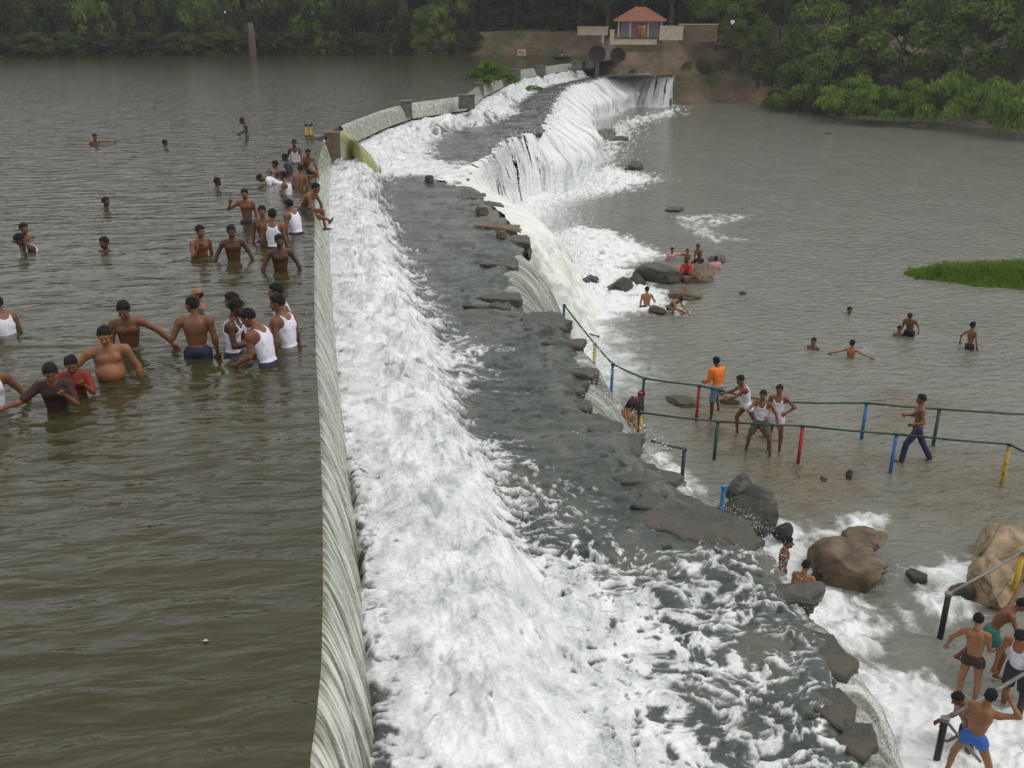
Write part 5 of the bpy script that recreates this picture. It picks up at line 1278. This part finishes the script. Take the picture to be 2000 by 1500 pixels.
    if trunks:
        cutk = {'navy': .0}.get('x', 0)
        ln = legs if legs is not None else .30
        lim = np.full(len(pf), -9.)
        dd = np.full(len(pf), 9.)
        for (a, b, c) in leg_j:
            axis = nrm(b - a); tt = ((pf - a) @ axis) / (.43 * k)
            e1 = cone(pf, a, b, .090 * k * build, .064 * k)
            if ln > 1:
                e2 = cone(pf, b, b + (c - b) * (ln - 1), .062 * k, .058 * k); dd = np.minimum(dd, np.minimum(e1, e2))
            else:
                bb = a + (b - a) * ln; dd = np.minimum(dd, np.maximum(cone(pf, a, bb, .094 * k * build, (.094 - .022 * ln) * k * build), (tt - ln) * .43 * k))
        dd = smin(dd, ell(pf, pel + A(0, 0, -.005), A(.158, .108, .105) * k * A(build, build, 1), M1), .02 * k)
        if vest is None and shirt is None: dd = smin(dd, np.maximum(dt, pz * k - .04 * k), .01)
        region(dd, k * (pz - .085), {True: 'trousers', False: 'shorts'}[ln > 1], trunks, .010)
    return ob
# -------- bathers in the reservoir (z = 0)
U, Lw = 0.0, Z_LOW
PP = person
PP('swimmer far out at the left with one arm stretched out to the right', 183, 282, U, 261, 20, 1.6, R_='down', L_='side', skin='brown', lean=25, trunks='navy')
PP('lone head in the water between the swimmer with outstretched arm and the standing boy', 319, 289, U, 272, 80, 1.6, skin='dark')
PP('slim boy in yellow and black trunks standing far out with bowed head', 483, 268, U, 231, -85, 1.45, head=(0, 35), lean=10, R_='tuck', L_='tuck', skin='dark', trunks='olive', build=.85, child=True)
PP('lone swimmer, only head showing, above and left of the men in the middle', 204, 407, U, 384, 40, 1.6, skin='dark')
PP('lone swimmer facing right, only head showing, just above the youth with hand at mouth', 420, 369, U, 346, 80, 1.6, skin='dark')
PP('shirtless swimmer near the left edge, just behind one in a white vest', 46, 466, U, 435, 25, 1.65, R_='wide', skin='brown')
PP('swimmer in white vest near the left edge looking down to the left, shoulders awash', 70, 487, U, 458, -60, 1.65, vest='white', lean=30, head=(-10, 25), skin='dark')
PP('lone swimmer with round wet head left of the man drinking from his hand', 211, 489, U, 462, -40, 1.65, skin='dark')
PP('shirtless man chest deep with his right hand at his mouth', 392, 497, U, 439, 25, 1.68, R_='mouth', L_='down', skin='brown')
PP('shirtless man in dark trunks standing straight with both arms hanging out from his sides', 457, 507, U, 439, 0, 1.68, R_='out', L_='out', skin='dark', trunks='navy')
PP('thin youth in dark trunks, elbow out, hand raised to his mouth', 484, 435, U, 368, -10, 1.62, R_=((.85, .2, -.5), (-.4, .5, .9), 'fist'), L_='down', skin='brown', trunks='navy', build=.92)
PP('shirtless man in navy trunks wading beside the weir with arms held out', 548, 527, U, 457, 10, 1.68, lean=12, R_='out', L_='out', skin='dark', trunks='navy')
PP('man half hidden behind the back of the standing white vest near the weir', 518, 470, U, 401, -10, 1.66, R_='down', L_='down', skin='brown')
PP('man in white vest seen from behind standing by the weir with both arms hanging', 536, 484, U, 407, 172, 1.68, R_='down', L_='down', vest='white', trunks='navy', skin='brown')
PP('man in white vest sitting back turned, nearest of the crowd on the weir', 582, 456, U, 388, -140, 1.66, lean=25, R_=((.3, .3, -.9), (0, 1, -.3), 'relaxed'), L_='down', rl='sit', ll='sit', vest='white', skin='brown')
PP('shirtless man in dark shorts sprawled sideways, one leg over the weir', 592, 412, U, 357, 60, 1.68, lean=45, R_='lean', L_='lean', rl='long', ll='sit', skin='brown', trunks='charcoal', legs=.7)
PP('man in white vest facing left in the middle of the weir crowd', 564, 380, U, 334, -110, 1.62, lean=12, R_='tuck', L_='fold', vest='white', skin='brown')
PP('shirtless broad back leaning over in the crowd on the weir', 582, 368, U, 321, 150, 1.66, lean=25, R_='tuck', L_='tuck', skin='brown', trunks='navy')
PP('swimmer in a white shirt lying on the water left of the crowd', 552, 357, U, 345, -85, 1.6, pitch=68, lean=0, R_='fwd', L_='fwd', shirt='white', skin='brown')
PP('man in a dark shirt at the back of the crowd on the weir', 567, 336, U, 300, -100, 1.62, shirt='charcoal', skin='dark', lean=10, head=(0, 15))
PP('shirtless bather washing his face at the left side of the crowd', 551, 340, U, 313, -100, 1.6, R_='mouth', L_='mouth', skin='brown', lean=20)
PP('man in white vest sitting highest in the crowd on the weir', 579, 318, U, 272, -15, 1.66, lean=10, R_='bent', L_='lean', rl='sit', ll='sit', vest='white', skin='dark', trunks='charcoal', legs=.8)
PP('shirtless boy leaning forward on his hands at the edge of the weir', 597, 342, U, 291, 20, 1.6, lean=40, R_='lean', L_='lean', rl='sit', ll='sit', skin='brown', trunks='charcoal', legs=.8)
PP('muscular shirtless man in dark trunks seen from behind holding his left fist out', 388, 699, U, 579, 168, 1.56, lean=3, head=(-55, 5), L_='bent', R_='down', skin='brown', trunks='navy', build=1.16)
PP('balding man submerged to his shoulders behind the muscular man', 397, 597, U, 561, -80, 1.66, hair='bald', skin='tan')
PP('man in white vest in profile holding both hands together before his chest', 455, 690, U, 583, 75, 1.68, lean=8, R_='hold', L_='hold', vest='white', trunks='navy', skin='dark', head=(0, 12))
PP('man in white vest half hidden behind the one holding his hands together', 470, 652, U, 570, -110, 1.68, R_='down', L_='down', vest='white', skin='brown')
PP('man in white vest stooping left to wash his hands, back turned', 526, 711, U, 604, -125, 1.7, lean=22, head=(-15, 25), R_='tuck', L_='tuck', vest='white', trunks='navy', skin='brown', build=1.05)
PP('man in white vest nearest the weir turned half away, looking left', 566, 674, U, 574, -130, 1.7, lean=14, head=(-30, 5), R_='down', L_='down', vest='white', trunks='navy', skin='brown', build=1.04)
PP('taller man behind the white vest nearest the weir, one arm reaching to the water', 560, 648, U, 552, -85, 1.72, lean=10, R_='tuck', L_=((.7, -.3, -.8), (.4, -.2, -1), 'relaxed'), vest='white', skin='brown')
PP('man in white vest cut by the left edge, seen from behind', 14, 650, U, 577, -155, 1.66, lean=15, R_='down', L_='down', vest='white', skin='brown', head=(-20, 10))
PP('lean shirtless man behind the moustached one, left arm stretched to the water', 256, 682, U, 590, -5, 1.72, lean=22, head=(10, 15), R_='tuck', L_=((.85, .1, -.6), (.65, .2, -.8), 'relaxed'), skin='brown', trunks='grey', slean=0)
PP('stout shirtless man with moustache and round belly reaching towards the child in red', 217, 736, U, 638, 0, 1.72, lean=10, R_=((.75, .05, -.65), (.6, .3, -.75), 'relaxed'), L_=((.45, .0, -.9), (.1, .15, -1), 'relaxed'), skin='tan', belly=.10, build=1.15, moustache=True, head=(10, 12))
PP('woman in a dark wet top pinching her nose, one arm stretched left', 113, 797, U, 712, -5, 1.5, lean=20, L_='mouth', R_=((.8, .35, -.5), (.9, .35, -.1), 'fist'), shirt='brown', hair='long', skin='brown', head=(0, 12))
PP('child in a dark red shirt pinching nose with both hands, behind the woman', 150, 764, U, 696, -5, 1.38, lean=18, R_='mouth', L_='mouth', shirt='darkred', skin='brown', child=True, head=(0, 12))
PP('person in white vest cut off by the left edge, with a bent arm', -14, 800, U, 690, 20, 1.66, lean=5, R_='down', L_=((.6, .1, -.8), (.25, .5, -.85), 'fist'), vest='white', trunks='navy', skin='brown', build=1.05)
# -------- round the bathers rock and in the lower river
PP('bather behind the big grey rock with one arm laid along it', 1311, 508, Lw, 483, 10, 1.5, lean=10, R_='down', L_='side', skin='brown', shirt='pink')
PP('shirtless bather leaning back between two others behind the rock', 1343, 506, Lw, 486, -15, 1.5, lean=15, R_='side', L_='fwd', skin='tan')
PP('dark haired bather sitting highest behind the rock with legs stretched left', 1367, 512, Lw, 477, -35, 1.55, lean=25, rl='long', ll='long', R_='down', L_='lean', skin='brown', trunks='black', legs=.8)
PP('boy in a bright red shirt crouching on the tan rock', 1340, 549, Lw + .35, 509, -5, 1.5, lean=45, rl='squat', ll='squat', R_='lean', L_='lean', shirt='red', trunks='black', legs=.8, skin='brown', head=(0, 20))
PP('long haired person in a pale pink top sitting in the water with back turned', 1397, 526, Lw, 500, 175, 1.5, shirt='pink', hair='long', skin='brown', lean=5)
PP('bather in black shorts climbing up the right side of the tan rock', 1378, 545, Lw, 505, -150, 1.5, lean=50, R_='lean', L_='lean', rl='bend', ll='stand', trunks='black', legs=.8, skin='brown')
PP('shirtless bather sitting back turned in the white water by the rocks', 1263, 600, Lw, 559, -170, 1.6, lean=12, rl='sit', ll='sit', R_='bent', L_='down', skin='tan', trunks='charcoal', head=(30, 0))
PP('bather curled up half under water beside the one in the foam', 1308, 610, Lw, 582, 50, 1.5, lean=60, rl='squat', ll='long', R_='fwd', L_='fwd', skin='tan', trunks='charcoal', head=(0, 30))
PP('lone swimmer, only head showing, farthest out in the lower river', 1657, 613, Lw, 599, 20, 1.5, skin='brown', child=True)
PP('boy up to his neck beside the bent man in the lower river', 1754, 655, Lw, 636, 20, 1.4, skin='brown', child=True)
PP('shirtless man bending over the neck deep boy in the lower river', 1775, 657, Lw, 613, -10, 1.6, lean=28, head=(0, 25), R_='tuck', L_='bent', skin='brown')
PP('thin boy waist deep at the far right with one bent arm behind him', 1893, 682, Lw, 628, 150, 1.5, lean=8, slean=-5, L_=((.8, .0, -.6), (.15, .1, -1), 'relaxed'), R_='down', skin='brown', trunks='brown', build=.85, child=True)
PP('swimmer up to his shoulders left of the boy who splashes', 1589, 681, Lw, 659, -20, 1.5, skin='brown', child=True)
PP('boy with his back turned throwing up water with both arms spread', 1661, 699, Lw, 663, 175, 1.5, lean=5, R_='wide', L_='wide', skin='tan', build=.9, child=True)
# -------- on the ford between the railings
PP('person in a bright orange shirt and light blue shorts leaning on the far railing', 1397, 818, Lw, None, -150, 1.66, lean=14, feet=True, R_='lean', L_='tuck', rl='bend', ll='stand', shirt='orange', dark_top='long', trunks='lightblue', legs=.85, skin='dark', head=(-10, 10))
PP('man in white vest and white shorts striding left along the ford', 1455, 850, Lw, None, -80, 1.68, lean=22, feet=True, R_='fwd', L_='fwd', rl='fwd', ll='back', vest='white', trunks='white', legs=.28, skin='brown', head=(-20, 10))
PP('man in white vest and grey shorts pointing at the camera, stepping wide', 1481, 886, Lw, None, -12, 1.66, lean=4, feet=True, R_='point', L_=((.6, .1, -.75), (.3, .4, -.8), 'relaxed'), rl='wide', ll='wide', vest='white', trunks='grey', legs=.75, skin='brown')
PP('man in white vest and white shorts, hand on hip, beside the pointing man', 1511, 882, Lw, None, -5, 1.70, lean=0, feet=True, R_='tuck', L_='hip', vest='white', trunks='white', legs=.3, skin='brown')
PP('shirtless man in purple blue jeans striding left through the shallow water', 1783, 900, Lw, None, -78, 1.70, lean=0, feet=True, R_='hold', L_='bent', rl=((.05, -.42, -.95), (.02, -.52, -.9)), ll=((.05, .55, -.9), (.02, .12, -1)), trunks='denim', legs=1.95, skin='brown')
# -------- under the rim of the ledge
PP('dark bather nearly hidden at the top of the fan by the blue post', 1110, 648, Lw + 1.1, 622, 100, 1.5, skin='dark', R_='up', L_='up', trunks=None, dv=3)
PP('boy behind the pale low slab holding the railing with his right hand', 1131, 668, Lw + .9, 627, 175, 1.5, lean=0, R_=((.8, .1, -.35), (.95, .2, -.3), 'fist'), L_='tuck', skin='dark', dv=3, child=True, build=.9)
PP('person in a maroon shirt bending under the falling water by the post', 1222, 812, Lw + .5, 764, 115, 1.62, lean=45, R_='tuck', L_=((.4, .7, -.5), (.2, 1, -.3), 'fist'), shirt='maroon', skin='brown', dv=1.2, head=(0, 25))
PP('shirtless bather below the maroon shirt, back turned, with water on his shoulders', 1220, 838, Lw + .5, 784, 150, 1.6, lean=20, R_='tuck', L_='down', skin='tan', dv=.6, head=(-15, 20))
PP('dark haired boy standing in the fan of water behind the smooth slab', 1528, 1102, Lw + .5, 1047, 90, 1.5, skin='brown', lean=5, dv=.5, child=True)
PP('shirtless boy seen from behind above the square ended slab, head bowed to the right', 1566, 1150, Lw + .5, 1093, 165, 1.5, skin='tan', lean=8, R_='tuck', L_='tuck', head=(15, 15), dv=.35)
# -------- lower right corner
PP('boy in brown trunks, back turned, left hand held away from his side', 1886, 1372, Lw, 1196, 172, 1.50, lean=10, head=(-5, 20), slean=-5, R_='tuck', L_=((.75, .05, -.7), (.35, .35, -.85), 'relaxed'), trunks='brown', legs=.18, skin='tan')
PP('boy in green shorts stooping behind him, one arm up to the sloping pipe', 1922, 1318, Lw, 1172, 100, 1.50, lean=38, L_=((.75, .2, .55), (.9, .2, .5), 'fist'), R_='lean', trunks='green', legs=.7, skin='brown', head=(0, 20), rl='fwd', ll='back')
PP('man in white vest and dark shorts at the lower right edge', 1976, 1378, Lw, 1237, -20, 1.62, lean=18, head=(-10, 30), R_=((.3, .2, -.95), (.0, .45, -.9), 'fist'), L_='down', vest='white', trunks='charcoal', legs=.8, skin='tan', belly=.05, build=1.1)
PP('head and shoulders of a boy behind the one in blue trunks', 1885, 1462, Lw, 1353, -60, 1.45, lean=25, R_='tuck', L_='tuck', skin='brown', head=(0, 20), trunks='navy')
PP('boy in blue trunks, back turned, with one hand on his head', 1884, 1540, Lw, 1346, 170, 1.52, lean=12, slean=8, head=(5, 5), R_='head', L_='tuck', trunks='blue', legs=.22, skin='tan', build=1.02, rl='wide', ll='wide')
# -------- on the far bank
def far_person(label, u, d, z, **kw):
    x, y = at_depth(u, d); k = nrm((x, y)) ; pos = np.array([x, y, z])
    rel = pos - np.array([0, 0, CAM_H]); uu = CX + F_PX * (rel @ C_R) / (rel @ C_F); vv = CY - F_PX * (rel @ C_U) / (rel @ C_F)
    return PP(label, uu, vv, z, None, feet=True, **kw)
far_person('woman in an orange sari standing before the pavilion door', 1251, 120.5, 2.9, face=5, st=1.55, shirt='darkorange', trunks='darkorange', legs=1.8, hair='long', skin='brown')
far_person('woman in a yellow sari beside the orange one at the pavilion', 1258, 120.0, 2.9, face=-10, st=1.55, shirt='yellow', trunks='yellow', legs=1.8, hair='long', skin='brown')
far_person('person in a red sari with a dark blouse at the pavilion door', 1244, 121.0, 2.9, face=20, st=1.55, shirt='darkred', trunks='darkred', legs=1.8, hair='long', skin='brown')
far_person('person in a white shirt and dark trousers on top of the brown bank', 1430, 128.0, 3.4, face=150, st=1.65, shirt='white', trunks='navy', legs=1.8, skin='dark')
far_person('figure in a white shirt sitting in the dark basket boat', 1098, 140, -.35, face=60, st=1.6, shirt='white', trunks='navy', legs=.8, rl='sit', ll='sit', skin='dark')
# splash thrown by the boy
sp_ = P(1691, 692, Z_LOW); g = np.random.default_rng(5); SV = []
for i in range(160):
    c_ = g.normal(size=3) * A(.10, .10, .10); c_[2] = abs(c_[2]) * 1.3; r_ = g.uniform(.012, .03); q_ = g.normal(size=(4, 3)); q_ /= np.linalg.norm(q_, axis=1)[:, None]; SV.append(c_ + q_ * r_)
SV = np.array(SV).reshape(-1, 3); o = obj('splash', mesh('splash', SV, np.concatenate([np.array([[0, 1, 2], [0, 2, 3], [0, 3, 1], [1, 3, 2]]) + 4 * i for i in range(160)]), flat('white_spray', FOAM, .6)), loc=tuple(sp_)); o['kind'] = 'stuff'
